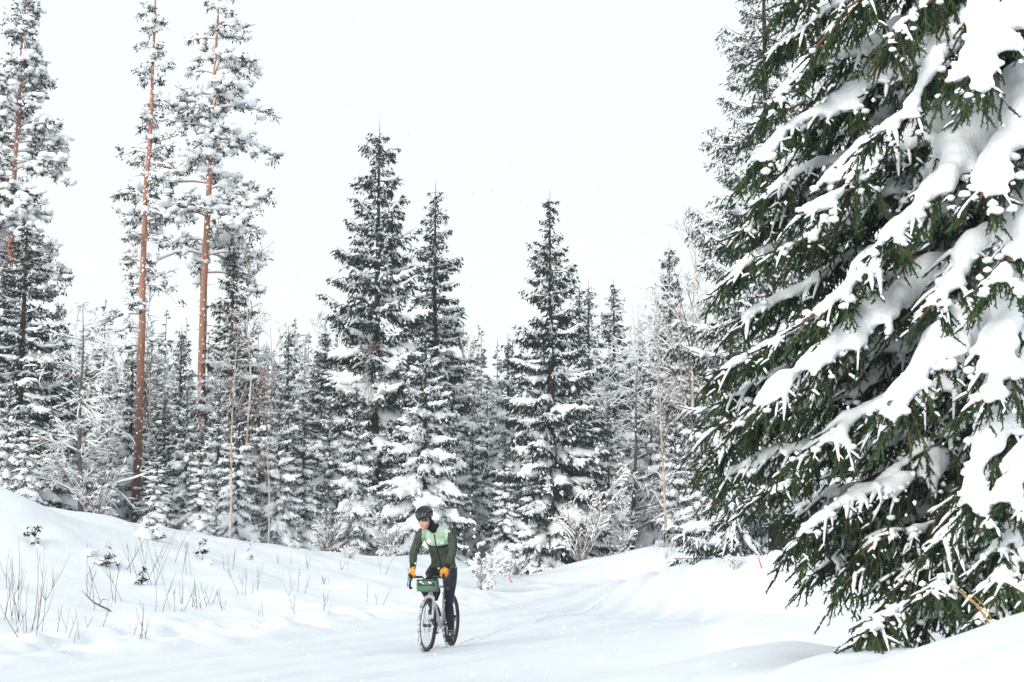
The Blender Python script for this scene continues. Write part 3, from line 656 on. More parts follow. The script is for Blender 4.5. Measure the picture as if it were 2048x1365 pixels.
place(BC, 172, 38, top=610, H=9, rz=.3, label='gnarled grey bare tree with long snow-covered limbs left of the first pine', group='bare snowy trees')
place(BA, 466, 38.5, top=640, H=12, rz=1.1, label='thicker of the two pale birch trunks right of the second pine', group=GB)
place(BB, 492, 41, top=520, H=10, rz=2.1, label='thin pinkish birch with bare twigs reaching over the treetops right of the second pine', group=GB)
place(BB, 222, 40, top=760, H=10, rz=.2, label='slender birch stem between the gnarled tree and the first pine', group=GB)
place(BB, 543, 40, top=760, H=10, rz=4.1, label='slim dark birch stem right of the pale birch pair', group=GB)
place(BB, 735, 44, top=720, H=10, rz=5.2, label='snow-plastered birch in front of the tallest spruce', group=GB)
place(BA, 1385, 47, top=440, H=12, rz=.6, label='tall pink-stemmed birch with bare top left of the foreground spruces', group=GB)
place(BA, 1408, 52, top=500, H=12, rz=3.6, label='second tall birch with bare top half behind the foreground spruces', group=GB)
place(BA, 1330, 44, top=640, H=12, rz=2.6, label='leaning snow-covered birch behind the white slope', group=GB)
place(BC, 1260, 47, top=720, H=9, rz=2.6, label='spreading snow-covered bare tree behind the brown-stemmed shrub', group='bare snowy trees')
place(BB, 300, 50, top=560, H=10, rz=3.1, label='thin birch top showing behind the first pine trunk', group=GB)
place(BA, 640, 62, top=640, H=12, rz=1.1, label='hazy birch behind the left flank of the tallest spruce', group=GB)
place(BA, 930, 62, top=690, H=12, rz=4.4, label='hazy birch in the gap right of the slim spruce', group=GB)
place(BD, 1160, 42.5, top=930, H=3.3, rz=.5, label='brown-stemmed shrub speckled with snow at the foot of the pointed spruce', cat='shrub')
place(BD, 1245, 43, top=990, H=3.3, rz=2.5, label='snow-filled shrub at the foot of the white slope', cat='shrub')
place(BD, 660, 40, top=985, H=3.3, rz=1.5, label='snow-covered thicket left of the cyclist at the foot of the tallest spruce', cat='shrub')
place(BD, 780, 41, top=1000, H=3.3, rz=3.5, label='snow-covered thicket just left of the cyclist helmet', cat='shrub')
place(BD, 200, 37, top=900, H=3.3, rz=4.5, label='snow-covered thicket at the foot of the gnarled tree', cat='shrub')
place(BE, 965, 33, top=1090, H=1.4, rz=.5, label='low snow-crusted bush beside the cyclist on the road edge', cat='shrub')
place(BE, 1010, 39, top=1090, H=1.4, rz=2.5, label='low snow-crusted bush by the left red marker stick', cat='shrub')
place(BE, 700, 36, top=1085, H=1.4, rz=1.5, label='low bush in the snow at the far edge of the field', cat='shrub')
place(BE, 600, 35, top=1080, H=1.4, rz=3.7, label='low bush in the snow below the narrow white spruces', cat='shrub')
place(BE, 1465, 31, top=1100, H=1.4, rz=3.7, label='dry twiggy bush at the foot of the small dark spruce', cat='shrub')

# ------------------------------------------------------------------ two dark spruces right behind the foreground one
QA = make_spruce('spruce_tree', dict(H=15.5, Rm=3.0, seed=211, z0=.13, whorls=33, per=7.5, snow=.75, shape=.76, droop=(.3, -.55), bl=.13, bw=.026, lat=.085, dens=1.1, curl=.3, frost=.06), needle=M_hneedle2)
place(QA, 1548, 36, top=-150, H=15.7, rz=.4, label='tall dark spruce whose left side shows behind the big foreground spruce')
QB = make_spruce('spruce_tree', dict(H=5, Rm=.85, seed=223, whorls=17, per=8, snow=.7, shape=.5, droop=(.1, -1.1), bl=.13, bw=.028, lat=.075, dens=1.2, z0=.2, curl=.12, frost=.06), needle=M_hneedle2)
place(QB, 1462, 34, vbase=1118, top=640, H=5.2, rz=2.4, label='small dark spruce with its bare trunk foot showing at the bend of the road', sx=.85)

# ------------------------------------------------------------------ the big foreground spruce
def shoot_template(rng):
    """unit shoot along +x: a thin core with needles standing off it"""
    mb = MB()
    tubes(mb, np.array([[0, 0, 0], [1, 0, 0]], float)[None], np.array([[.95, .35]]), k=3)
    n = 9; x = np.linspace(.06, .96, n) + rng.uniform(-.02, .02, n); a = np.arange(n) * 2.4
    ca, sa = np.cos(a), np.sin(a)
    b = np.column_stack([x, ca * .3, sa * .3]); tip = np.column_stack([x + .12, ca * 1.75, sa * 1.75])
    w = np.column_stack([np.full(n, .055), -sa * .22, ca * .22])
    V = np.stack([b - w, b + w, tip], 1).reshape(-1, 3); mb.add(V, None, np.arange(n * 3).reshape(-1, 3))
    return np.concatenate(mb.v), np.concatenate(mb.q), np.concatenate(mb.t)
TPL = [shoot_template(np.random.default_rng(i)) for i in range(1)]
def shoots(mb, P, D, L, rad, rng, m=0):
    v, q, t = TPL[0]; N = len(P)
    if N == 0: return
    D = norm(D); S = norm(np.cross(D, rng.normal(size=(N, 3)))); U = np.cross(D, S)
    V = P[:, None, :] + v[None, :, 0:1] * (D * L[:, None])[:, None, :] + v[None, :, 1:2] * (S * rad[:, None])[:, None, :] + v[None, :, 2:3] * (U * rad[:, None])[:, None, :]
    o = (np.arange(N) * len(v))[:, None, None]
    mb.add(V.reshape(-1, 3), (q[None] + o).reshape(-1, 4), (t[None] + o).reshape(-1, 3), m=m)
    a = np.arange(len(t)) * 2.4; upz = np.cos(a)[None] * S[:, 2:3] + np.sin(a)[None] * U[:, 2:3]
    dusty = np.clip(.55 + .6 * D[:, 2], .05, .6)[:, None]
    mb.tm[-1] = np.where((upz > .45) & (rng.random(upz.shape) < dusty), 1, m).astype(np.int32).ravel()
    
HT = np.array([4.95, 11.2, 0.0])      # trunk
Zv = np.array([0, 0, 1.])
def hero_branch(base, tip, rng, load=1.0, lift=.12, width=1.0, dens=1.0, hang=.55, inner=.0):
    """returns wood, needles, thick snow (to be merged by voxels), thin snow"""
    wood, ndl, sn_big, sn = MB(), MB(), MB(), MB()
    base = np.asarray(base, float); tip = np.asarray(tip, float); Lb = np.linalg.norm(tip - base)
    mid = (base + tip) / 2 + Zv * Lb * lift
    n = 12; ax = bez(base[None], mid[None], tip[None], n)[0]; ax[1:-1] += rng.normal(0, .012 * Lb, (n - 2, 3))
    tubes(wood, ax[None], (np.linspace(.030, .006, n) * (.6 + .2 * Lb))[None], k=6)
    f = lambda s: np.column_stack([np.interp(s, np.linspace(0, 1, n), ax[:, i]) for i in range(3)])
    nl = int(Lb / .055 * dens * 1.15); s = np.sort(rng.uniform(.10 + inner, 1, nl) ** .9); sidesgn = np.where(np.arange(nl) % 2, 1., -1.)
    T = norm(f(np.clip(s + .03, 0, 1)) - f(np.clip(s - .03, 0, 1))); Sd = norm(np.cross(T, Zv))
    ll = (np.minimum(.36 * Lb, .75) * (1 - .78 * s) + .16) * rng.uniform(.6, 1.2, nl) * width
    hg = rng.uniform(.3, 1.9, nl) * hang * (1.45 - 1.0 * s)
    d = norm(T * rng.uniform(.6, .95, nl)[:, None] + Sd * (sidesgn * rng.uniform(.25, .85, nl))[:, None] - Zv * hg[:, None])
    p0 = f(s); p2 = p0 + d * ll[:, None] - Zv * (ll * .12)[:, None]; p1 = p0 + d * (ll * .5)[:, None] + Zv * (ll * .08)[:, None]
    LP = bez(p0, p1, p2, 5); tubes(wood, LP[:, ::2], np.array([[.007, .005, .003]]), k=3)
    # shoots
    ns = np.maximum(3, (ll / .056 * dens).astype(int)); k = np.repeat(np.arange(nl), ns); q = np.concatenate([np.linspace(.12, 1, c) for c in ns]); qq = q[:, None]
    pp = p0[k] * (1 - qq) ** 2 + 2 * p1[k] * qq * (1 - qq) + p2[k] * qq ** 2
    alt = np.where(np.arange(len(k)) % 2, 1., -1.)
    sd2 = norm(np.cross(d[k], Zv) + 1e-6)
    dd = d[k] * .9 + sd2 * (alt * rng.uniform(.25, .8, len(k)))[:, None] - Zv * (rng.uniform(.0, .8, len(k)) * hang * 1.4)[:, None] + rng.normal(0, .12, (len(k), 3))
    sl2 = rng.uniform(.06, .135, len(k)) * (1.1 - .3 * q)
    shoots(ndl, pp, dd, sl2, rng.uniform(.009, .012, len(k)), rng)
    # short shoots hanging from the axis and the laterals, the dark curtain below the snow
    ncu = int(Lb * 100 * dens); kc = rng.integers(0, nl, ncu); qc = rng.uniform(0, .8, ncu)[:, None]
    pc = p0[kc] * (1 - qc) ** 2 + 2 * p1[kc] * qc * (1 - qc) + p2[kc] * qc ** 2
    shoots(ndl, pc, np.column_stack([rng.normal(0, .28, ncu), rng.normal(0, .28, ncu), -np.ones(ncu)]) + d[kc] * .35, rng.uniform(.07, .17, ncu), rng.uniform(.009, .012, ncu), rng)
    # tip
    shoots(ndl, tip[None], T[-1:] + [[0, 0, .1]], np.array([.2]), np.array([.012]), rng)
    # snow slab: blobs along the axis and the upper part of the laterals that merge into one mass with a ragged edge
    if load > 0:
        s3 = np.linspace(.05 + inner, .95, 16); P3 = f(s3); r3 = (.022 + .045 * load) * (1 - .75 * s3) * rng.uniform(.6, 1.3, 16); P3[:, 2] += r3 * .7; r3[0] = r3[-1] = .004
        tubes(sn_big, P3[None], r3[None] * 1.2, k=8, flat=.8, cap=True)
        ph = rng.uniform(0, 50, 2); side01 = (sidesgn > 0).astype(int)
        nz = noise2(s * Lb * 3.2 + ph[side01], 0 * s + .5 + side01, 4) + .6 * noise2(s * Lb * 9 + ph[side01], 0 * s + 7.5, 5)
        qm_ = np.clip((.26 + .34 * load) * (1.15 - .75 * s) * (1 + 1.5 * nz) + rng.normal(0, .02, nl), 0, .95) * (s > inner * .5) * np.clip((d[:, 2] + .93) / .35, 0, 1)
        rk = (.024 + .025 * load ** .85) * (1.1 - .6 * s)
        nb_ = np.maximum(1, (qm_ * ll / (rk * .7)).astype(int)); nb_[qm_ < .06] = 0
        kb = np.repeat(np.arange(nl), nb_); qb = np.concatenate([np.linspace(0, 1, c) for c in nb_ if c] + [np.zeros(0)]) * qm_[kb]
        qv = qb[:, None]; pb = p0[kb] * (1 - qv) ** 2 + 2 * p1[kb] * qv * (1 - qv) + p2[kb] * qv ** 2
        hump = (1 + .55 * load * np.exp(-(qb / .22) ** 2) * np.sin(np.pi * np.clip(s[kb] * 1.05, 0, 1)))
        rb = rk[kb] * rng.uniform(.75, 1.3, len(kb)) * hump * (1 - .12 * qb / np.maximum(qm_[kb], .05))
        pb = pb + Zv * (rb * .55)[:, None] + rng.normal(0, .008, (len(kb), 3))
        if len(kb): blobs(sn_big, pb, np.column_stack([rb * 1.15, rb * 1.15, rb * .9]), ICO2, jitter=.1, rng=rng)
        # crumbs below the ragged edge
        nc = int(Lb * 25); kc = rng.integers(0, nl, nc); qc = np.clip(qm_[kc] + rng.uniform(-.05, .35, nc), 0, 1)[:, None]
        pc = p0[kc] * (1 - qc) ** 2 + 2 * p1[kc] * qc * (1 - qc) + p2[kc] * qc ** 2 + rng.normal(0, .02, (nc, 3)); rc = rng.uniform(.010, .030, nc) * (.7 + .25 * load)
        blobs(sn, pc + Zv * (rc * .5)[:, None], np.column_stack([rc * 1.25, rc * 1.25, rc * .85]), ICO1, jitter=.22, rng=rng)
        # thin ridges further out on some laterals
        w = (rng.random(nl) < .9) & (qm_ < .8) & (d[:, 2] > -.66)
        q0 = np.clip(qm_[w] - .05, 0, 1)[:, None, None]; q1 = np.clip(qm_[w] + rng.uniform(.15, .75, w.sum()), 0, .97)[:, None, None]; tt = q0 + (q1 - q0) * np.linspace(0, 1, 5)[None, :, None]
        P4 = p0[w][:, None] * (1 - tt) ** 2 + 2 * p1[w][:, None] * tt * (1 - tt) + p2[w][:, None] * tt ** 2
        r4 = rng.uniform(.008, .0165, w.sum())[:, None] * np.array([[1.3, 1.1, 1, .9, .3]]) * rng.uniform(.7, 1.3, (w.sum(), 5)); P4[..., 2] += r4 * .8 + .006
        tubes(sn, P4, r4, k=6, flat=.85)
    # a line of snow on many shoots
    w = (rng.random(len(k)) < (.16 + .2 * load) * (.3 + 1.4 * s[k])) & (dd[:, 2] / np.linalg.norm(dd, axis=1) > -.6)
    dn = norm(dd[w]); a = pp[w]; l = sl2[w]; c = a + dn * (l * .8)[:, None]; P5 = np.stack([a, (a + c) / 2, c], 1); r5 = rng.uniform(.006, .0115, w.sum())[:, None] * np.array([[.8, 1, .4]]); P5[..., 2] += r5 * .8 + .008
    tubes(sn, P5, r5, k=4)
    return wood, ndl, sn_big, sn
def build_hero():
    rng = np.random.default_rng(909)
    root = empty('spruce_tree', (HT[0], HT[1], hz(HT[0], HT[1]) - .2))
    inv = np.array(root.location)
    tag(root, 'huge foreground spruce at the right, its green branches bowed under thick snow', 'tree')
    tb = MB(); z = np.linspace(0, 15, 12); tubes(tb, np.column_stack([rng.normal(0, .015, 12), rng.normal(0, .015, 12), z])[None], (np.linspace(.21, .03, 12))[None], k=14, jitter=.05, rng=rng)
    tb.build('trunk', M_bark, root)
    L = []
    def b(vb, u, v, D, load=1., lift=.09, width=1., dens=1., hang=.55, inner=0.): L.append((HT + Zv * at(2290, vb, HT[1])[2], at(u, v, D), load, lift, width, dens, hang, inner))
    # left-hand side, from the top down
    b(-420, 1610, -70, 10.6, 1.1); b(-330, 1560, 10, 10.4, 0.9); b(-330, 1690, 20, 9.4, 0.9, hang=.8); b(-240, 1525, 115, 10.4, 0.9); b(-250, 1620, 110, 9.6, 0.84, hang=.8); b(-280, 1780, 90, 9.2, 0.9, hang=.9)
    b(-150, 1552, 200, 9.8, 1.64); b(-120, 1530, 240, 10.6, 1.1); b(-20, 1600, 250, 10.2, 1.29)
    b(0, 1528, 312, 9.7, 2.03, .12); b(60, 1515, 350, 10.6, 1.19); b(120, 1530, 395, 10.2, 1.29)
    b(170, 1620, 420, 9.4, 2.23, .13); b(190, 1470, 470, 10.4, 1.24); b(250, 1560, 500, 10.0, 1.1)
    b(290, 1460, 560, 10.4, 1.38); b(270, 1600, 650, 9.4, 1.74, .12); b(370, 1480, 640, 10.5, 1.1); b(400, 1540, 690, 10.1, 1.1)
    b(480, 1440, 742, 10.2, 1.38); b(430, 1530, 815, 9.3, 2.13, .13); b(540, 1450, 800, 10.6, 1.1); b(580, 1440, 850, 10.3, 1.29); b(640, 1425, 905, 10.4, 1.38)
    b(620, 1600, 920, 9.5, 1.34); b(720, 1462, 945, 10.5, 1.29); b(740, 1535, 985, 10.1, 1.1); b(770, 1580, 1030, 10.8, 1.0)
    b(780, 1600, 1070, 9.6, 1.24, .07); b(830, 1615, 1095, 10.4, 1.0); b(860, 1650, 1135, 10.0, 0.9, hang=.8); b(930, 1690, 1165, 9.6, 0.8, hang=.9); b(960, 1790, 1180, 9.4, 0.75, hang=.9)
    b(980, 1870, 1160, 9.8, 0.75, hang=.9); b(880, 1720, 1110, 9.6, 0.9, hang=.9); b(840, 1640, 1080, 10.2, 0.9, hang=.8); b(700, 1700, 1010, 9.8, 0.9, hang=.9); b(900, 1820, 1130, 10.4, 0.8, hang=.9)
    # heavy ones nearer the camera at the right border
    b(-330, 1900, 170, 8.9, 3.22, .16, .8); b(-150, 1960, 190, 8.6, 2.8, .16, .8); b(-60, 1760, 270, 9.1, 2.1, .12); b(130, 1790, 470, 9.0, 2.66, .13); b(100, 1960, 400, 8.6, 2.8, .13)
    b(330, 1840, 640, 8.9, 1.68, .12); b(420, 1800, 835, 8.7, 3.08, .16, .9); b(480, 1960, 810, 8.4, 2.8, .16, .9); b(520, 1945, 1020, 8.3, 3.64, .2, .8); b(640, 2010, 1000, 8.2, 3.36, .2, .8)
    b(880, 1880, 1085, 8.8, 0.98, .1); b(960, 2000, 1100, 8.4, 1.12, .1); b(260, 2000, 560, 8.6, 2.24, .13)
    # low branch over the near bank
    b(1130, 1738, 1262, 8.2, 1.3, .08, .6, hang=.7); b(1060, 1860, 1190, 8.3, .8, .08, .7); b(1130, 1960, 1240, 8.0, .6, .08, .7); b(1060, 2010, 1170, 8.0, .9)
    items = []; big = []
    for (ba, ti, load, lift, wd, dn, hg, inn) in L:
        w, nd, sb, s = hero_branch(ba, ti, rng, load, lift, wd, dn, hg, inn)
        items.append((w, nd, s)); big.append((sb.mesh('t', M_tsnow), .035, 7))
    # the far side and the upper part, less detailed
    for i in range(32):
        zz = rng.uniform(1.6, 13.5); a = rng.uniform(.9, 3.6) if zz < 6.5 else rng.uniform(0, 6.28); zz = max(zz, 2.7) if a > 2.2 else zz; le = np.interp(zz, [0, 2.5, 4.5, 6, 9, 14], [3.5, 3.5, 2.9, 2.2, 1.7, .4]) * rng.uniform(.6, .95)
        ba = HT + Zv * zz; ti = ba + np.array([math.cos(a) * le, math.sin(a) * le, -le * rng.uniform(.3, .6)]); ti[2] = max(ti[2], 1.75 if a > 2.2 else 1.35)
        w, nd, sb, s = hero_branch(ba, ti, rng, rng.uniform(.5, 1.1), .10, 1.1, .36, .8)
        items.append((w, nd, s)); big.append((sb.mesh('t', M_tsnow), .06, 2))
    # leafless inner twigs near the trunk
    out = remesh_all(big)
    shift = Matrix.Translation(-Vector(inv))
    for (w, nd, s), me in zip(items, out):
        o = w.build('branch', M_twig, root); o.data.transform(shift)
        c = nd.build('needles', [M_hneedle, M_tsnow], o, smooth=False); c.data.transform(shift)
        n0 = len(me.vertices)
        v = np.empty(n0 * 3, np.float32); me.vertices.foreach_get('co', v)
        nf = len(me.polygons); lt = np.empty(nf, np.int32); me.polygons.foreach_get('loop_total', lt)
        lv = np.empty(len(me.loops), np.int32); me.loops.foreach_get('vertex_index', lv)
        if nf and (lt == 4).all(): s.add(v.reshape(-1, 3), lv.reshape(-1, 4))
        elif nf:
            st = np.concatenate([[0], np.cumsum(lt)[:-1]])
            q4 = st[lt == 4]; q3 = st[lt == 3]
            s.add(v.reshape(-1, 3), lv[q4[:, None] + np.arange(4)], lv[q3[:, None] + np.arange(3)])
        c = s.build('snow_load', M_tsnow, o); c.data.transform(shift); c['kind'] = 'stuff'
        bpy.data.meshes.remove(me)
build_hero()
# ------------------------------------------------------------------ bicycle and rider (x forward, y to the rider's left, z up, origin under the rear axle)
M_frame = mat('frame_paint', (.50, .51, .52), .35, .5, var=.08, scale=9, coat=.3)
M_black = mat('black_plastic', (.012, .013, .014), .45, .4)
M_rubber = mat('tyre_rubber', (.018, .018, .019), .8, .3, var=.3, scale=30)
M_tread = mat('snow_caked_tread', (.16, .17, .18), .9, .2, col2=(.70, .72, .74), scale=26, bump=.6, bscale=80)
M_rim = mat('dark_rim', (.015, .015, .017), .35, .5)
M_red = mat('red_paint', (.42, .045, .04), .45, .4)
M_sidew = mat('red_sidewall', (.16, .045, .035), .7, .2)
M_steel = mat('steel', (.45, .45, .46), .3, .5, metal=.9)
M_bag = mat('sage_bag_fabric', (.095, .145, .11), .8, .2, var=.12, scale=18, bump=.3)
M_bagd = mat('dark_green_webbing', (.03, .065, .05), .8, .2)
M_white = mat('white_print', (.78, .80, .80), .6, .2)
M_olive = mat('olive_fleece', (.036, .047, .032), .95, .1, col2=(.075, .090, .064), scale=22, bump=.6, bscale=70)
M_mint = mat('pale_green_fleece', (.36, .48, .36), .95, .1, col2=(.45, .58, .45), scale=20, bump=.6, bscale=60)
M_navy = mat('navy_tights', (.006, .008, .019), .65, .3, col2=(.012, .015, .034), scale=14, bump=.3)
M_blackf = mat('black_fabric', (.011, .012, .014), .85, .2, var=.3, scale=25)
M_orange = mat('orange_glove_leather', (.56, .225, .018), .65, .3, col2=(.70, .31, .035), scale=24, bump=.3)
M_skin = mat('skin', (.60, .33, .25), .55, .4, var=.07, scale=20)
M_lip = mat('lips', (.50, .17, .15), .5, .4)
M_stub = mat('stubble', (.46, .26, .20), .7, .3)
M_helm = mat('helmet_shell', (.016, .017, .019), .28, .5, coat=.4)
M_lens = mat('dark_lens', (.012, .014, .022), .08, .8, coat=.6)
M_shoe = mat('shoe_cover', (.010, .010, .011), .5, .4, bump=.3)
M_bluecap = mat('blue_bottle', (.22, .33, .48), .4, .4)

HV = np.array([-.245, -.947]); HV = HV / np.linalg.norm(HV)
FC = np.array([-1.075, 18.3])                      # front tyre on the road
RC = FC - 1.03 * HV
BZ = (hz(*FC) + hz(*RC)) / 2 - .012
RZ = math.atan2(HV[1], HV[0])
bike = empty('bicycle', (RC[0], RC[1], BZ), RZ)
tag(bike, 'white-grey gravel bicycle with drop handlebar and snow-caked tyres, ridden towards the left', 'bicycle')
def ring(mb, c, Rr, r, r2=None, nu=56, nv=8, m=0, a0=0, a1=2 * math.pi, v0=0, v1=2 * math.pi):
    """torus (or a strip of one) round an axle along y"""
    r2 = r if r2 is None else r2
    full = abs(a1 - a0 - 2 * math.pi) < 1e-6; fv = abs(v1 - v0 - 2 * math.pi) < 1e-6
    A = np.linspace(a0, a1, nu, endpoint=not full); V = np.linspace(v0, v1, nv, endpoint=not fv)
    a, v = np.meshgrid(A, V, indexing='ij'); q = Rr + r * np.cos(v)
    P = np.stack([c[0] + q * np.cos(a), c[1] + r2 * np.sin(v), c[2] + q * np.sin(a)], -1)
    i = np.arange(nu * nv).reshape(nu, nv); j = np.roll(i, -1, 0); i2, j2 = np.roll(i, -1, 1), np.roll(j, -1, 1)
    Q = np.stack([i, j, j2, i2], -1)
    if not full: Q = Q[:-1]
    if not fv: Q = Q[:, :-1]
    mb.add(P.reshape(-1, 3), Q.reshape(-1, 4), m=m)
def tube(mb, pts, r, k=8, m=0, flat=1., smooth=0, cap=True, rad2=None):
    p = np.array(pts, float)
    if smooth:
        p = np.array(cat3(p, smooth))
    rr = np.interp(np.linspace(0, 1, len(p)), np.linspace(0, 1, len(np.atleast_1d(r))), np.atleast_1d(r)) if np.ndim(r) else np.full(len(p), r)
    r2 = None
    if rad2 is not None: r2 = np.interp(np.linspace(0, 1, len(p)), np.linspace(0, 1, len(rad2)), rad2)[None]
    tubes(mb, p[None], rr[None], k=k, m=m, flat=flat, cap=cap, rad2=r2)
def cat3(p, n):
    p = np.vstack([2 * p[0] - p[1], p, 2 * p[-1] - p[-2]]); out = []
    for i in range(1, len(p) - 2):
        for t in np.linspace(0, 1, n, endpoint=False):
            out.append(.5 * (2 * p[i] + (p[i + 1] - p[i - 1]) * t + (2 * p[i - 1] - 5 * p[i] + 4 * p[i + 1] - p[i + 2]) * t * t + (3 * p[i] - p[i - 1] - 3 * p[i + 1] + p[i + 2]) * t ** 3))
    out.append(p[-2]); return out
def wheel(cx):
    c = (cx, 0, .35); rg = np.random.default_rng(int(cx * 10) + 3)
    b = MB(); ring(b, c, .327, .022, .023, nv=12)
    w = b.build('wheel', M_rubber, bike)          # the tyre carries the rest
    b = MB(); ring(b, c, .328, .0228, .0238, nu=84, nv=7, v0=-1.05, v1=1.05)
    for i in range(84):
        a = i * 2 * math.pi / 84
        for yy in (-.015, -.005, .006, .016):
            rr = .350 - abs(yy) * .35; aa = a + (.03 if abs(yy) < .01 else 0) + rg.normal(0, .004)
            rot = np.array([[math.cos(aa), 0, -math.sin(aa)], [0, 1, 0], [math.sin(aa), 0, math.cos(aa)]])
            box(b, (cx + rr * math.cos(aa), yy, .35 + rr * math.sin(aa)), (.0035, .0036, .006), rot=rot)
    b.build('tread', M_tread, w, smooth=False)
    b = MB(); ring(b, c, .291, .022, .011, nv=10); b.build('rim', M_rim, w)
    b = MB()
    for yy in (-.0185, .0185): ring(b, (cx, yy, .35), .314, .0055, .003, nv=6)
    b.build('sidewall_stripe', M_sidew, w)
    b = MB()
    for i in range(28):
        a = i * 2 * math.pi / 28; s = .028 * (1 if i % 2 else -1); t = a + (.5 if (i // 2) % 2 else -.5)
        tube(b, [(cx + .02 * math.cos(t), s, .35 + .02 * math.sin(t)), (cx + .272 * math.cos(a), 0, .35 + .272 * math.sin(a))], .0013, k=4)
    b.build('spokes', M_black, w)
    b = MB(); tube(b, [(cx, -.05, .35), (cx, -.03, .35), (cx, 0, .35), (cx, .03, .35), (cx, .05, .35)], [.016, .022, .015, .022, .016], k=12); b.build('hub', M_black, w)
    b = MB(); ring(b, (cx, .036, .35), .070, .010, .0012, nu=40, nv=6)
    for i in range(5):
        a = i * 1.257; tube(b, [(cx + .02 * math.cos(a), .036, .35 + .02 * math.sin(a)), (cx + .064 * math.cos(a + .5), .036, .35 + .064 * math.sin(a + .5))], .003, k=4)
    b.build('brake_disc', M_steel, w)
    return w
wheel(0.0); wheel(1.03)
b = MB()
HTb, HTt, BB, SC = (.905, 0, .725), (.862, 0, .865), (.43, 0, .285), (.285, 0, .80)
tube(b, [HTb, HTt], [.027, .024], k=12); tube(b, [(.862, 0, .845), (.60, 0, .82), SC], [.021, .018, .016], k=10, flat=.85)
tube(b, [(.90, 0, .745), (.66, 0, .50), BB], [.030, .029, .026], k=10); tube(b, [BB, SC], [.02, .016], k=10)
for s in (-1, 1):
    tube(b, [(.43, .03 * s, .285), (.25, .05 * s, .305), (0, .066 * s, .35)], [.013, .011, .009], k=8)
    tube(b, [(.305, .018 * s, .73), (.16, .048 * s, .55), (0, .064 * s, .36)], [.010, .009, .008], k=8)
tube(b, [(.43, -.045, .285), (.43, .045, .285)], .026, k=12)
b.build('frame', M_frame, bike)
b = MB()
tube(b, [(.905, 0, .735), (.915, 0, .70)], [.03, .034], k=12)
for s in (-1, 1): tube(b, [(.913, .0 * s, .715), (.925, .045 * s, .69), (.955, .058 * s, .58), (1.0, .060 * s, .43), (1.03, .060 * s, .35)], [.024, .021, .017, .014, .011], k=8, flat=1.25)
b.build('fork', M_frame, bike)
b = MB(); box(b, (1.005, .062, .40), (.022, .012, .035)); b.build('brake_caliper', M_black, bike)
b = MB(); box(b, (.03, .07, .40), (.03, .01, .02)); b.build('brake_caliper', M_black, bike)
b = MB(); tube(b, [(.86, 0, .875), (.845, 0, .93)], .018, k=10); tube(b, [(.845, 0, .925), (.935, 0, .95)], [.018, .02], k=10); b.build('stem', M_black, bike)
b = MB(); tube(b, [(.935, -.2, .95), (.935, -.1, .952), (.935, 0, .952), (.935, .1, .952), (.935, .2, .95)], .0155, k=10); hb = b
for s in (-1, 1):
    tube(hb, [(.935, .19 * s, .95), (.955, .212 * s, .95), (1.0, .219 * s, .945), (1.035, .222 * s, .915), (1.045, .228 * s, .87), (1.02, .236 * s, .825), (.97, .242 * s, .81), (.925, .246 * s, .812)], .0155, k=8, smooth=3)
hb.build('handlebar', M_black, bike)
for s in (-1, 1):
    b = MB(); tube(b, [(.985, .219 * s, .952), (1.03, .222 * s, .958), (1.065, .224 * s, .975), (1.078, .225 * s, 1.0)], [.018, .021, .020, .012], k=10, smooth=2); hd = b.build('brake_hood', M_black, bike)
    b = MB(); tube(b, [(1.07, .225 * s, .965), (1.095, .232 * s, .925), (1.10, .24 * s, .875), (1.085, .248 * s, .835)], [.009, .008, .007, .005], k=6, smooth=2, flat=.6); b.build('brake_lever', M_black, hd)
b = MB(); box(b, (.985, 0, .972), (.03, .024, .008)); box(b, (.95, 0, .985), (.022, .03, .012)); b.build('bike_computer', M_black, bike)
b = MB(); tube(b, [(.285, 0, .80), (.255, 0, .90)], .0135, k=10); b.build('seatpost', M_black, bike)
b = MB(); tube(b, [(.13, 0, .925), (.19, 0, .935), (.27, 0, .93), (.36, 0, .922), (.40, 0, .915)], [.05, .068, .045, .022, .014], k=12, flat=.28); b.build('saddle', M_black, bike)
for s, zc in ((1, -1), (-1, 1)):
    b = MB(); tube(b, [(.43, .06 * s, .285), (.43, .072 * s, .285 + .17 * zc)], [.015, .011], k=8); cr = b.build('crank', M_black, bike)
    b = MB(); box(b, (.43, .12 * s, .285 + .172 * zc), (.045, .042, .010)); tube(b, [(.43, .07 * s, .285 + .17 * zc), (.43, .16 * s, .285 + .17 * zc)], .007, k=6); b.build('pedal', M_black, cr)
b = MB(); ring(b, (.43, -.055, .285), .075, .012, .002, nu=40, nv=6)
for i in range(4): a = i * 1.57 + .4; tube(b, [(.43, -.055, .285), (.43 + .07 * math.cos(a), -.055, .285 + .07 * math.sin(a))], .007, k=5)
b.build('chainring', M_black, bike)
b = MB(); tube(b, [(.43, -.055, .367), (.0, -.052, .385)], .004, k=4); tube(b, [(.43, -.055, .203), (.03, -.052, .235)], .004, k=4); b.build('chain', M_steel, bike)
b = MB()
for i, r_ in enumerate((.05, .043, .036, .03, .025)): ring(b, (0, -.040 - .004 * i, .35), r_, .006, .0015, nu=24, nv=5)
b.build('cassette', M_steel, bike)
b = MB(); tube(b, [(.0, -.06, .31), (.025, -.06, .26), (.03, -.056, .22)], [.014, .01, .012], k=8); b.build('rear_derailleur', M_black, bike)
for pts in ([(.945, .03, .945), (1.0, .05, .9), (.97, .03, .80), (.95, .02, .73)], [(.945, -.03, .945), (1.01, -.04, .9), (.97, -.02, .80), (.90, .0, .76)]):
    b = MB(); tube(b, pts, .003, k=5, smooth=4); b.build('cable', M_black, bike)
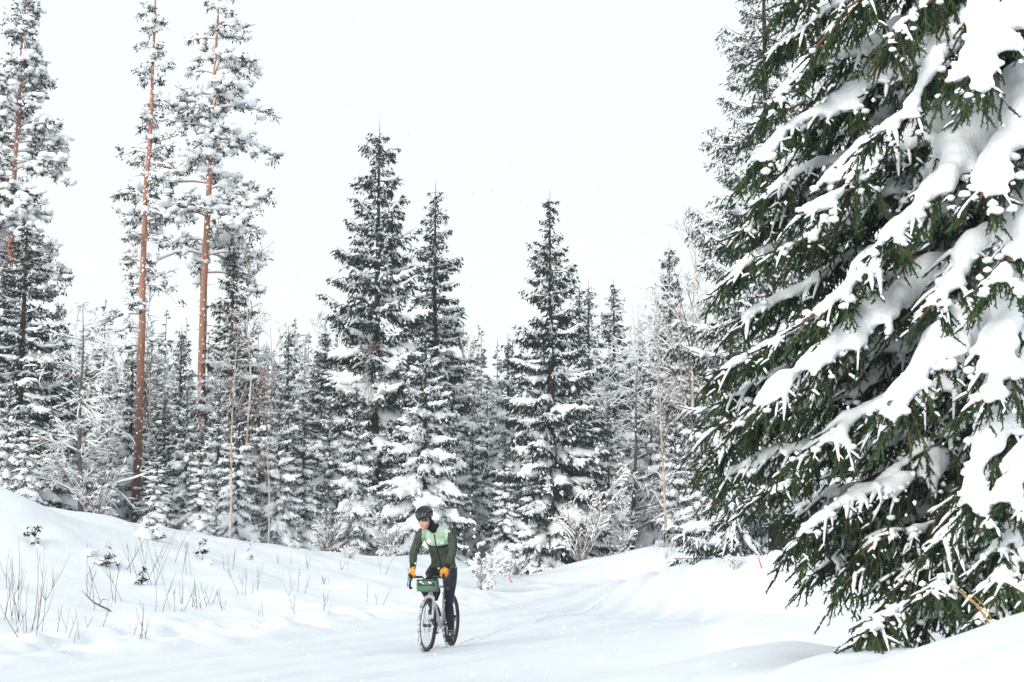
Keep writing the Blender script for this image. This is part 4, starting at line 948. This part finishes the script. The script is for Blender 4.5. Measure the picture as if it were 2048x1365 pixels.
# snow pushed up by the tyres along the way the bicycle came
pth = [FC + (0, 0)] + [RC - HV * d_ for d_ in (0, 2, 5, 9)]; pth = pth + [np.array([2.6, 33.0]), np.array([4.6, 37.5]), np.array([8.0, 39.5])]
pth = np.array(catmull([tuple(q) for q in pth], 60)); tn = norm(np.gradient(pth, axis=0)); sdn = np.column_stack([-tn[:, 1], tn[:, 0]])
rgt = np.random.default_rng(12); pth = pth + sdn * (np.convolve(rgt.normal(0, .05, len(pth)), np.ones(25) / 25, 'same'))[:, None]
b = MB()
for s_ in (-1, 1):
    offs = np.array([.016, .03, .05, .085]); hs = np.array([-.012, .013, .012, -.012]); k_ = len(offs)
    q = pth[:, None] + sdn[:, None] * (s_ * offs)[None, :, None]; zz = height(q[..., 0].ravel(), q[..., 1].ravel()).reshape(len(pth), k_) + hs * rgt.uniform(.4, 1.5, (len(pth), 1)) + rgt.normal(0, .003, (len(pth), k_))
    i = np.arange(len(pth) * k_).reshape(len(pth), k_); b.add(np.concatenate([q, zz[..., None]], -1).reshape(-1, 3), np.stack([i[:-1, :-1], i[1:, :-1], i[1:, 1:], i[:-1, 1:]], -1)[:, :, ::(1 if s_ > 0 else -1)].reshape(-1, 4))
tag(b.build('tyre_track', M_road), 'narrow tyre track in the packed snow behind the bicycle', kind='structure')
def like_bike(name, label, cat):
    o = empty(name, (RC[0], RC[1], BZ), RZ); tag(o, label, cat); return o
# bag strapped below the handlebar
bag = like_bike('handlebar_bag', 'sage green roll bag strapped in front of the handlebar, with white print and dark webbing', 'bag')
b = MB()
prof = [(-.135, .80), (-.128, 1.0), (-.06, 1.03), (0, 1.04), (.06, 1.03), (.128, 1.0), (.135, .80)]
P_ = np.array([(1.005, y, .845) for y, _ in prof]); n = 20
a = np.arange(n) * 2 * math.pi / n
sup = lambda c: np.sign(c) * np.abs(c) ** .55
V = np.concatenate([np.column_stack([1.012 + .058 * sup(np.cos(a)) * k, np.full(n, y), .848 + .074 * sup(np.sin(a)) * k - .006 * (np.sin(a) < 0) * (1 - (y / .135) ** 2)]) for y, k in prof])
i = np.arange(len(prof) * n).reshape(-1, n); Q = np.stack([i[:-1], np.roll(i[:-1], -1, 1), np.roll(i[1:], -1, 1), i[1:]], -1)
b.add(V, Q.reshape(-1, 4)); c0 = b.n; b.add([[1.012, -.137, .848], [1.012, .137, .848]])
b.add(V, None, np.concatenate([np.column_stack([np.roll(i[0], -1), i[0], np.full(n, 0)])[:0]]) if False else np.zeros((0, 3), int))
for e, yv in ((0, -.137), (-1, .137)):
    ctr = b.n; b.add(np.concatenate([V[i[e]], [[1.012, yv, .848]]]), None, [(k, (k + 1) % n, n) if e else ((k + 1) % n, k, n) for k in range(n)])
b.build('pouch', M_bag, bag)
b = MB(); tube(b, [(1.06, -.134, .915), (1.072, -.06, .918), (1.072, .06, .918), (1.06, .134, .915)], .006, k=6); tube(b, [(.97, -.13, .922), (1.06, -.134, .915)], .005, k=6); tube(b, [(.97, .13, .922), (1.06, .134, .915)], .005, k=6); b.build('lid_seam', M_bagd, bag)
for y in (-.085, .085):
    b = MB(); box(b, (1.074, y, .872), (.003, .024, .012)); box(b, (1.078, y, .872), (.003, .009, .015)); b.build('webbing_loop', M_bagd, bag)
b = MB(); box(b, (1.0745, 0, .853), (.003, .115, .006)); b.build('webbing', M_bagd, bag)
b = MB(); box(b, (1.076, -.072, .892), (.002, .016, .011)); box(b, (1.076, -.045, .876), (.002, .011, .006)); box(b, (1.076, .04, .888), (.002, .008, .015), rot=np.array([[1, 0, 0], [0, .8, -.6], [0, .6, .8]])); box(b, (1.076, .062, .884), (.002, .006, .013), rot=np.array([[1, 0, 0], [0, .8, -.6], [0, .6, .8]])); b.build('print', M_white, bag)
for y in (-.06, .06):
    b = MB(); tube(b, [(.935, y, .972), (.965, y, .955), (.985, y, .915)], .007, k=6, smooth=3, flat=.4); b.build('strap', M_bagd, bag)
fb = like_bike('frame_bag', 'black bag hanging under the top tube of the bicycle', 'bag')
b = MB(); V = np.array([(.84, .77), (.835, .825), (.58, .80), (.56, .74), (.70, .64), (.79, .68)]); n = len(V)
for s in (-1, 1): pass
vv = np.array([(x, y, z) for y in (-.032, .032) for x, z in V]); b.add(vv, [[k, (k + 1) % n, n + (k + 1) % n, n + k] for k in range(n)]); b.add(vv, [[3, 2, 1, 0], [5, 4, 3, 0], [6, 7, 8, 9], [6, 9, 10, 11]])
b.build('pouch', M_blackf, fb, smooth=False)
b = MB(); tube(b, [(.60, .034, .775), (.72, .034, .76), (.82, .034, .79)], .004, k=5, smooth=3); b.build('zip_pull', M_red, fb)
bt = like_bike('water_bottle', 'black bottle with pale blue cap in the cage on the down tube', 'bottle')
b = MB(); p = np.array([(.545, 0, .455), (.655, 0, .565), (.672, 0, .583), (.70, 0, .61)]); tube(b, p[:2], [.037, .036], k=14); bo = b.build('body', M_black, bt)
b = MB(); tube(b, p[1:], [.036, .03, .022, .012], k=14); b.build('cap', M_bluecap, bt)
b = MB(); tube(b, [(.536, 0, .446), (.548, 0, .458)], .0375, k=14); b.build('base', M_red, bt)

# ---- rider
rider = like_bike('person', 'cyclist standing on the pedals in two-tone green jacket, dark tights, black helmet, orange gloves', 'person')
HC = np.array([.885, -.085, 1.672]); yaw, pit = R(-14), R(9)
fw = np.array([math.cos(yaw) * math.cos(pit), math.sin(yaw) * math.cos(pit), -math.sin(pit)]); lf = np.array([-math.sin(yaw), math.cos(yaw), 0]); lf = norm(lf + [0, 0, .10]); up_ = np.cross(fw, lf)
HM = np.stack([fw, lf, up_], 1)
def hd(p): return HC + np.asarray(p, float) @ HM.T
LIMB = {}
def loft(key, pts, ra, rb=None, sm=4):
    p = np.array(cat3(np.array(pts, float), sm)); n0 = len(pts); t = np.linspace(0, n0 - 1, len(p)); A = np.interp(t, np.arange(n0), ra); Bq = np.interp(t, np.arange(n0), rb if rb is not None else ra)
    LIMB.setdefault(key, []).append((p, np.maximum(A, Bq) if key == 'torso' else (A + Bq) / 2)); return p, A, Bq
bm_ = MB()
def addl(key, pts, ra, rb=None):
    p, A, Bq = loft(key, pts, ra, rb); tubes(bm_, p[None], A[None], rad2=Bq[None], k=20, cap=True)
addl('torso', [(.30, 0, .98), (.335, 0, 1.08), (.395, 0, 1.20), (.49, 0, 1.335), (.59, 0, 1.455), (.655, 0, 1.54), (.70, -.01, 1.60)], [.13, .17, .155, .165, .19, .175, .09], [.095, .125, .118, .122, .125, .095, .07])
addl('neck', [(.68, -.005, 1.56), (.75, -.035, 1.615), (.83, -.065, 1.645)], [.068, .060, .058])
ARM = {}
for s, el in ((1, (.775, .262, 1.30)), (-1, (.775, -.255, 1.30))):
    sh = (.645, .172 * s, 1.535); wr = (.945, .222 * s, 1.055)
    addl('arm', [sh, (.70, .222 * s, 1.43), el, (.855, .25 * s, 1.185), wr], [.074, .066, .053, .052, .036], [.078, .07, .056, .054, .036]); ARM[s] = np.array(wr)
LEG = {1: [(.335, .085, 1.05), (.385, .108, .90), (.455, .112, .63), (.45, .118, .50), (.40, .12, .34), (.385, .12, .20)], -1: [(.335, -.085, 1.05), (.50, -.112, .955), (.725, -.13, .815), (.645, -.127, .73), (.48, -.12, .60), (.40, -.12, .515)]}
for s in (1, -1): addl('leg', LEG[s], [.100, .088, .060, .059, .050, .040], [.112, .094, .062, .063, .054, .042])
# head with jaw, nose, brow, ears
blobs(bm_, hd([[0, 0, .03]]), [(.088, .076, .098)], ICO3); 
tubes(bm_, hd([[.02, 0, .02], [.035, 0, -.03], [.048, 0, -.075], [.052, 0, -.112]])[None], np.array([[.068, .062, .048, .022]]), rad2=np.array([[.07, .06, .045, .024]]), k=16, cap=True, ref=fw)
blobs(bm_, hd([[.012, 0, -.03]]), [(.075, .066, .085)], ICO3)
tubes(bm_, hd([[.078, 0, .028], [.094, 0, .0], [.106, 0, -.018], [.088, 0, -.030]])[None], np.array([[.010, .012, .016, .012]]), k=10, cap=True, ref=fw)
blobs(bm_, hd([[.086, .012, -.052], [.086, -.012, -.052], [.089, 0, -.050], [.084, 0, -.062], [.077, 0, -.10]]), [(.010, .016, .006), (.010, .016, .006), (.010, .010, .006), (.010, .020, .007), (.016, .02, .016)], ICO2)
blobs(bm_, hd([[-.005, .078, .005], [-.005, -.078, .005]]), (.016, .010, .030), ICO2)
blobs(bm_, hd([[.072, .033, .045], [.072, -.033, .045]]), (.014, .026, .009), ICO2)
bme = remesh_all([(bm_.mesh('t', M_olive), .0100, 3)])[0]
nv = len(bme.vertices); bv = np.empty(nv * 3, np.float32); bme.vertices.foreach_get('co', bv); bv = bv.reshape(-1, 3)
# soft folds in the cloth
nrm = np.empty(nv * 3, np.float32); bme.vertices.foreach_get('normal', nrm); nrm = nrm.reshape(-1, 3)
fold = .006 * noise2(bv[:, 2] / .045 + bv[:, 0] * 6, bv[:, 1] / .09 + bv[:, 0] * 3, 3) + .004 * noise2(bv[:, 2] / .02 - bv[:, 0] * 9, bv[:, 1] / .05, 4)
cloth = (bv[:, 2] < 1.58) | (bv[:, 0] < .74)
bv = bv + nrm * (fold * np.where(cloth, np.where(bv[:, 2] > 1.0, 1.3, .4), 0))[:, None]
bme.vertices.foreach_set('co', bv.astype(np.float32).ravel()); bme.update()
for m in (M_mint, M_navy, M_blackf, M_skin, M_lip, M_stub): bme.materials.append(m)     # 0 olive 1 mint 2 navy 3 black 4 skin 5 lip 6 stubble
npol = len(bme.polygons); fc = np.empty(npol * 3, np.float32); bme.polygons.foreach_get('center', fc); fc = fc.reshape(-1, 3)
def ldist(key): 
    best = np.full(npol, 9.)
    for p, r in LIMB[key]:
        d = np.linalg.norm(fc[:, None] - p[None], axis=-1) - r[None]; best = np.minimum(best, d.min(1))
    return best
dist = np.stack([ldist(k) for k in ('torso', 'arm', 'leg', 'neck')], 1); which = dist.argmin(1)
T_ = norm(np.array([.70, 0, 1.60]) - np.array([.335, 0, 1.08])); along = (fc - np.array([.335, 0, 1.08])) @ T_
mi = np.zeros(npol, np.int32)
mi[which == 2] = 2
mi[(which == 0) & (along < .015)] = 2
mi[(which == 2) & (along > .03) & (fc[:, 2] > 1.06)] = 0
yoke = (along > .40) & (np.abs(fc[:, 1]) < .168 + .05 * (along - .40)) & (fc[:, 2] < 1.66) & (which != 2)
mi[yoke] = 1
for s in (1, -1):
    mi[(np.linalg.norm(fc - ARM[s], axis=1) < .075) & (which == 1)] = 3
hl = (fc - HC) @ HM; head_ = (np.linalg.norm(hl * [1, 1, .75], axis=1) < .125) & (hl[:, 2] > -.135) & (fc[:, 2] > 1.53) & (hl[:, 0] > -.09)
isneck = (which == 3) & ~((hl[:, 0] > .0) & (hl[:, 2] > -.12)); 
mi[head_] = 4; mi[isneck & (along > .585)] = 3
face = head_ & (hl[:, 0] > -.02) & (hl[:, 2] < -.035) & (hl[:, 2] > -.125); mi[face] = 6
mi[head_ & (hl[:, 0] > .04) & (hl[:, 2] > -.047) & (hl[:, 2] < .08)] = 4
mi[head_ & (hl[:, 0] > .082) & (hl[:, 2] > -.068) & (hl[:, 2] < -.046) & (np.abs(hl[:, 1]) < .024)] = 5
mi[head_ & (hl[:, 0] < .012)] = 3
bme.polygons.foreach_set('material_index', mi); bme.polygons.foreach_set('use_smooth', np.ones(npol, bool)); bme.name = 'body'
body = link('body', bme, rider)
polys = np.empty(len(bme.loops), np.int32); bme.loops.foreach_get('vertex_index', polys)
bvh = BVHTree.FromPolygons([tuple(v) for v in bv.tolist()], [tuple(p.vertices) for p in bme.polygons])
def onbody(p, d, off=.004):
    h_ = bvh.ray_cast(Vector(p), Vector(d).normalized())
    return np.array(h_[0]) + np.array(h_[1]) * off if h_[0] is not None else np.array(p, float)
fdir = np.array([T_[2], 0, -T_[0]])            # out of the chest
zp = [onbody(np.array([.335, 0, 1.08]) + T_ * a + np.array([0, .004 * math.sin(a * 9), 0]) + fdir * .5, -fdir, .004) for a in np.linspace(.04, .56, 18)]
b = MB(); tube(b, zp, .0075, k=6, flat=.5); b.build('zip', M_blackf, rider)
def patch(name, m, a0, a1, y0, y1, nu=5, nv_=4, off=.004):
    b = MB(); V = [onbody(np.array([.335, y, 1.08]) + T_ * a + fdir * .5, -fdir, off) for a in np.linspace(a0, a1, nv_) for y in np.linspace(y0, y1, nu)]
    i = np.arange(nu * nv_).reshape(nv_, nu); b.add(V, np.stack([i[:-1, :-1], i[:-1, 1:], i[1:, 1:], i[1:, :-1]], -1).reshape(-1, 4)); return b.build(name, m, rider)
patch('pocket', M_blackf, .365, .40, .025, .135); patch('chest_patch', M_white, .43, .462, .055, .105, off=.005)
# neck warmer
b = MB(); tubes(b, np.array(cat3(np.array([(.69, -.005, 1.565), (.74, -.03, 1.59), (.79, -.05, 1.608), (.825, -.065, 1.612)]), 4))[None], np.linspace(.074, .064, 13)[None] * np.linspace(1, .96, 13)[None], k=20, jitter=.03, rng=np.random.default_rng(4)); b.build('neck_warmer', M_blackf, rider)
# cap under the helmet, helmet with ribs and vents, straps
b = MB(); v, f_ = ICO3; v2 = v * [.097, .085, .108]; keep = [(v2[q][:, 2].mean() > -.02 - (.07 if v2[q][:, 0].mean() < -.01 else 0)) and not (v2[q][:, 0].mean() > .0 and v2[q][:, 2].mean() < .052) for q in f_]
b.add(hd(v2 + [-.004, 0, .028]), None, f_[np.array(keep)]); b.build('skull_cap', M_blackf, rider)
b = MB()
for i in range(8):
    y = (i - 3.5) / 3.5 * .95; th = np.linspace(-.28, math.pi + .22, 15)
    c_ = np.sqrt(max(0, 1 - y * y * .92)); px = .132 * np.cos(th) * (.55 + .45 * c_) ; pz = .118 * np.sin(th) * (.35 + .65 * c_); py = y * .098 * (.55 + .45 * np.sin(np.clip(th, 0, math.pi)) ** .7)
    tubes(b, hd(np.column_stack([px - .008, py, pz + .055]))[None], np.full((1, 15), .0072), rad2=np.full((1, 15), .017), k=8, cap=True)
for zz, rx, ry in ((.052, .128, .096), (.075, .124, .094)):
    a = np.linspace(0, 2 * math.pi, 29); tubes(b, hd(np.column_stack([rx * np.cos(a) - .008, ry * np.sin(a), zz + 0 * a + .012 * np.cos(a)]))[None], np.full((1, 29), .011), k=6)
helm = b.build('helmet', M_helm, rider)
b = MB()
for s in (1, -1): tube(b, hd([[.03, .084 * s, .05], [.02, .080 * s, -.03], [.03, .05 * s, -.10], [.04, .01 * s, -.135]]), .005, k=5, smooth=3, flat=.4)
b.build('chin_strap', M_blackf, helm)
b = MB(); nu, nv_ = 17, 6; a = np.linspace(-1.12, 1.12, nu); V = []
for j in range(nv_):
    t = j / (nv_ - 1); 
    for q in a:
        zc = .046 - t * (.052 - .014 * math.exp(-(q / .18) ** 2)) - .012 * abs(q) ** 2 * (t - .5); rr = .103 - .006 * (t - .4) ** 2
        V.append((rr * math.cos(q * .95) - .004, .090 * math.sin(q * .95), zc))
V = np.array(V); i = np.arange(nu * nv_).reshape(nv_, nu); b.add(hd(V), np.stack([i[:-1, :-1], i[:-1, 1:], i[1:, 1:], i[1:, :-1]], -1).reshape(-1, 4)); gl = b.build('glasses', M_lens, rider)
b = MB(); tube(b, hd(V[:nu]), .0035, k=6)
for s in (1, -1): tube(b, hd([[.05, .083 * s, .044], [.0, .086 * s, .04]]), .004, k=5)
b.build('glasses_frame', M_black, gl)
b = MB(); box(b, hd([.104, -.012, .034]), (.0015, .010, .004), rot=HM); b.build('glasses_mark', M_white, gl)
# gloves with five fingers round the hoods, shoes
def glove(s):
    mb = MB(); wr = ARM[s]; g = np.array([1.015, .222 * s, .985])
    d = norm(g - wr + np.array([0, .008 * s, -.0])); nr = norm(np.array([.05, -.55 * s, -.75])); nr = norm(nr - d * (nr @ d)); sdv = np.cross(d, nr) * s   # sdv: towards the thumb is -? 
    thumb = sdv if (sdv @ np.array([.2, -s, .4])) > 0 else -sdv
    tubes(mb, np.array([wr - d * .03, wr, wr + d * .035, wr + d * .07, wr + d * .088])[None], np.array([[.036, .036, .044, .047, .040]]), rad2=np.array([[.034, .032, .026, .024, .018]]), k=14, cap=True, ref=nr)
    kn = wr + d * .082
    for i, (off, L) in enumerate(((.034, .072), (.012, .080), (-.011, .075), (-.032, .060))):
        p = kn + thumb * off * 1.0; a1 = norm(d * .75 + nr * .75); a2 = norm(d * .0 + nr * 1.0); a3 = norm(-d * .75 + nr * .55)
        q = [p - d * .02, p + a1 * L * .42, p + a1 * L * .42 + a2 * L * .36, p + a1 * L * .42 + a2 * L * .36 + a3 * L * .30]
        tubes(mb, np.array(cat3(np.array(q), 3))[None], np.linspace(.0125, .0095, 10)[None], k=9, cap=True)
    p = wr + d * .03 + thumb * .034; q = [p, p + norm(thumb + d * .8) * .034, p + norm(thumb + d * .8) * .034 + norm(d + nr * .6) * .030, p + norm(thumb + d * .8) * .034 + norm(d + nr * .6) * .03 + norm(d * .5 + nr - thumb * .5) * .024]
    tubes(mb, np.array(cat3(np.array(q), 3))[None], np.linspace(.0155, .0105, 10)[None], k=9, cap=True)
    return mb.mesh('t', M_orange)
gm = remesh_all([(glove(1), .0045, 2), (glove(-1), .0045, 2)])
for me in gm:
    me.name = 'glove'; link('glove', me, rider)
def shoe(s, ank, ball):
    mb = MB(); ank = np.array(ank, float); ball = np.array(ball, float); d = norm((ball - ank) * [1, 1, 0]); pz = ball[2]; zt = np.array([0, 0, 1.])
    heel = ank - d * .055; heel[2] = ank[2] - .075
    sole = np.array([heel + zt * .03, heel + d * .07 + zt * .034, (heel + ball) / 2 + zt * .036, ball + zt * .03, ball + d * .07 + zt * .018, ball + d * .10 + zt * .010])
    tubes(mb, sole[None], np.array([[.030, .037, .040, .046, .036, .012]]), rad2=np.array([[.034, .042, .042, .034, .024, .010]]), k=16, cap=True)
    tubes(mb, np.array([ank + zt * .07 - d * .005, ank + zt * .02, ank - zt * .03 + d * .01])[None], np.array([[.050, .047, .044]]), rad2=np.array([[.054, .052, .052]]), k=14, cap=True)
    return mb.mesh('t', M_shoe)
sm_ = remesh_all([(shoe(1, (.385, .12, .20), (.445, .12, .135)), .007, 3), (shoe(-1, (.40, -.12, .515), (.45, -.12, .472)), .007, 3)])
for me, s in zip(sm_, (1, -1)):
    me.name = 'shoe'; o = link('shoe', me, rider)
for s, z0_ in ((1, .20), (-1, .515)):
    b = MB(); x0 = .385 if s == 1 else .40
    a = np.linspace(0, 2 * math.pi, 17)
    for hh in (.035, .005): tubes(b, np.column_stack([x0 + .052 * np.cos(a), .12 * s + .050 * np.sin(a), z0_ + hh + .014 * np.cos(a)])[None], np.full((1, 17), .005), k=5)
    b.build('shoe_strap', M_steel, rider)

# ------------------------------------------------------------------ small things by the road
M_marker = mat('red_marker_paint', (.75, .05, .03), .5, .4)
M_straw = mat('dry_straw', (.42, .26, .10), .9, .1, col2=(.55, .38, .18), scale=30)
def ground_hit(u, v):
    Ds = np.arange(8, 60, .1); p = np.array([at(u, v, D) for D in Ds]); hit = np.where(p[:, 2] <= height(p[:, 0], p[:, 1]))[0]
    return p[hit[0]] if len(hit) else at(u, v, 25)
def marker(u0, v0, u1, v1, D, label):
    a = ground_hit(u0, v0); c = at(u1, v1, a[1]); o = empty('marker_stick', a); tag(o, label, 'marker', 'red road marker sticks')
    d = c - a; b = MB(); tube(b, [d * -.15, d * 0, d * .5, d], [.016, .016, .014, .010], k=8); b.build('stick', M_marker, o)
    b = MB(); tube(b, [d * .80, d * .90], .0165, k=8); b.build('reflector', M_white, o)
marker(1024, 1167, 1015, 1150, 36, 'small red marker stick leaning at the road edge right of the cyclist')
marker(1524, 1140, 1515, 1108, 32.5, 'red marker stick leaning at the outside of the bend below the dark spruces')
st = empty('straw_tuft', at(1998, 1250, 7.3)); tag(st, 'few dry golden straws leaning out of the snow beside the low spruce branch', 'straw')
for (u, v) in ((1900, 1170), (1920, 1185), (1925, 1192), (1960, 1215), (1945, 1190), (1905, 1172)):
    c = at(u, v, 7.25) - np.array(st.location); b = MB(); tube(b, [(0, 0, -.06), c * .55 + [0, 0, .012], c], [.0028, .0024, .0012], k=4); b.build('straw', M_straw, st)
# bare saplings in the field
def sapling(x, y, hgt, seed, label, nst=3, lean=.6, name='bare_sapling', group='bare twigs poking out of the snowy field', fork=.6):
    rng = np.random.default_rng(seed); o = empty(name, (x, y, hz(x, y) - .08)); tag(o, label, 'sapling', group)
    for k in range(nst):
        hh = hgt * rng.uniform(.4, 1.1); a = rng.uniform(0, 6.28); l = rng.uniform(0, lean) * hh; s0 = np.array([rng.normal(0, .09), rng.normal(0, .09), 0])
        tip = s0 + [math.cos(a) * l, math.sin(a) * l, hh]; midp = (s0 + tip) / 2 + rng.normal(0, .07 * hh, 3); b = MB(); pl = bez(s0[None], midp[None], tip[None], 6)[0]
        tubes(b, pl[None], np.linspace(.0048, .0018, 6)[None] * rng.uniform(.6, 1.15), k=5)
        for q in range(rng.poisson(fork * 2.2)):
            t = rng.uniform(.3, .9); p = pl[int(t * 5)]; aa = rng.uniform(0, 6.28); ll = hh * (1 - t) * rng.uniform(.5, 1) + .05
            tubes(b, np.array([p, p + [math.cos(aa) * ll * .25, math.sin(aa) * ll * .25, ll * .45], p + [math.cos(aa) * ll * .4, math.sin(aa) * ll * .4, ll]])[None], np.array([[.0032, .0025, .0015]]), k=4)
        b.build('stem', M_stem, o)
    return o
rng = np.random.default_rng(31)
SAP = [(20, 1240, 1.2, 5), (45, 1270, 1.0, 4), (85, 1262, 1.3, 3), (72, 1275, .8, 2), (120, 1275, .8, 2), (145, 1278, .7, 2), (170, 1195, .9, 2), (210, 1205, .8, 2), (240, 1205, .7, 3), (285, 1170, 1.0, 2), (312, 1170, 1.1, 3), (340, 1225, .9, 3), (360, 1222, 1.1, 4),
       (385, 1220, .6, 4), (400, 1218, .6, 3), (420, 1215, .5, 3), (440, 1222, .5, 3), (525, 1235, .5, 2), (590, 1230, .6, 2), (600, 1185, .7, 3), (480, 1190, .6, 3), (515, 1185, .6, 3), (570, 1130, .6, 3), (620, 1140, .5, 3), (650, 1225, .4, 2), (285, 1283, .4, 2), (275, 1280, .5, 2),
       (155, 1282, .3, 1), (30, 1180, .8, 3), (100, 1180, .7, 3), (330, 1120, .7, 3), (240, 1140, .7, 3), (760, 1210, .5, 3), (770, 1150, .5, 3), (690, 1140, .5, 3), (650, 1170, .4, 3), (820, 1160, .4, 2), (1345, 1110, .5, 3), (1330, 1118, .4, 3), (450, 1140, .5, 3), (375, 1150, .6, 3), (190, 1255, .5, 2)]
NUM = ['leftmost', 'second from left', 'third from left', 'fourth from left', 'fifth from left', 'sixth from left', 'seventh from left', 'eighth from left', 'ninth from left', 'tenth from left', 'eleventh from left', 'twelfth from left', 'thirteenth from left', 'fourteenth from left', 'fifteenth from left', 'sixteenth from left', 'seventeenth from left', 'eighteenth from left', 'rightmost']
i = 0
for lo, hi, row in ((1250, 1400, 'nearest the road'), (1215, 1250, 'in the second row from the road'), (1172, 1215, 'in the middle of the field'), (1100, 1172, 'far back below the forest')):
    for k_, (u, v, h_, n_) in enumerate(sorted([q for q in SAP if lo <= q[1] < hi])):
        p = ground_hit(u, v); sapling(p[0], p[1], h_, 400 + i, 'thin bare twigs in the snow ' + row + ', ' + NUM[k_], n_); i += 1
# fallen dark stick and tiny firs
p = ground_hit(200, 1222); o = empty('broken_branch', p); tag(o, 'dark broken branch lying half buried in the snowy field', 'branch')
b = MB(); tube(b, [(-.28, .05, .28), (-.12, 0, .14), (0, 0, .07), (.12, -.02, .02), (.2, 0, -.05)], [.004, .009, .013, .014, .012], k=6, smooth=2); tube(b, [(-.02, 0, .08), (.02, .03, .16), (.10, .04, .15)], [.008, .006, .003], k=5); tube(b, [(-.1, 0, .13), (-.06, -.05, .06), (-.07, -.1, -.02)], [.007, .005, .003], k=5); b.build('wood', M_stem, o)
def seedling(u, v, top, seed, label, snow=1.0, r=.35, gap=.3):
    p = ground_hit(u, v); H = max(.2, at(u, top, p[1])[2] - p[2]); q = spruce_parts(H=H, Rm=r, seed=seed, whorls=max(4, int(H * 7)), per=4.5, snow=snow, shape=.8, droop=(.6, -.5), bl=.065, bw=.016, lat=.06, dens=.35, gap=gap, z0=.1)
    o = empty('fir_seedling', p); tag(o, label, 'seedling', 'tiny spruces in the field'); q[0].build('trunk', M_stem, o); q[1].build('crown', [M_needle, M_stem], o, smooth=False); tag(q[2].build('snow_cover', M_tsnow, o), None, kind='stuff')
    o.location.z -= .1; return o
seedling(68, 1092, 1022, 501, 'tiny half-buried spruce high on the left mound', .8, .3)
seedling(213, 1138, 1070, 502, 'tiny dark spruce with bare leader in the middle of the left field', .5, .28)
seedling(180, 1108, 1082, 503, 'tuft of a buried spruce just below the crest of the mound', 1.2, .3)
seedling(284, 1172, 1115, 504, 'black bare seedling with few upswept twigs in the field', .0, .22, .5)
seedling(405, 1122, 1062, 505, 'slim tiny spruce at the far edge of the field below the second pine', .6, .3)
seedling(500, 1120, 1075, 506, 'snow-bowed tiny spruce at the foot of the birches', 1.3, .4)
seedling(297, 1078, 1030, 507, 'white clump of a tiny spruce on the crest by the foot of the first pine', 1.9, .55, .0)

# ------------------------------------------------------------------ falling snow
M_flake = mat('snowflake', (.78, .80, .83), .9, .1)
rng = np.random.default_rng(99); mb = MB(); N = 13500
fp = np.column_stack([rng.uniform(-19, 19, N), rng.uniform(2.2, 42, N), rng.uniform(0, 15, N)])
fp = fp[np.abs(fp[:, 0]) < .42 * fp[:, 1] + 2.5]; fp = np.vstack([fp, fp * [.97, .5, .55] + [0, 1.0, 0]])
fp = fp[fp[:, 2] > height(fp[:, 0], fp[:, 1]) + .05]
v8 = np.array([[1, 0, 0], [-1, 0, 0], [0, 1, 0], [0, -1, 0], [0, 0, 1], [0, 0, -1]], float); f8 = np.array([[0, 2, 4], [2, 1, 4], [1, 3, 4], [3, 0, 4], [2, 0, 5], [1, 2, 5], [3, 1, 5], [0, 3, 5]])
rr = rng.uniform(.0045, .0125, len(fp)); rr = np.where(fp[:, 1] < 6, rr * .6, rr)
blobs(mb, fp, np.column_stack([rr, rr, rr * 1.25]), (v8, f8), jitter=.25, rng=rng)
o = mb.build('falling_snow', M_flake, smooth=False); tag(o, 'snowflakes drifting down through the air', 'snow', kind='stuff')
# ------------------------------------------------------------------ snowy air
M_haze = bpy.data.materials.new('haze'); M_haze.use_nodes = True; t = M_haze.node_tree; t.nodes.clear()
pv = t.nodes.new('ShaderNodeVolumePrincipled'); pv.inputs['Color'].default_value = (.97, .985, .99, 1); pv.inputs['Density'].default_value = .00055
mo = t.nodes.new('ShaderNodeOutputMaterial'); t.links.new(pv.outputs[0], mo.inputs['Volume'])
b = MB(); box(b, (0, 160, 27.5), (345, 260, 30.5)); hzo = b.build('haze', M_haze, smooth=False); tag(hzo, 'thin snowy haze filling the air', 'haze', kind='stuff')
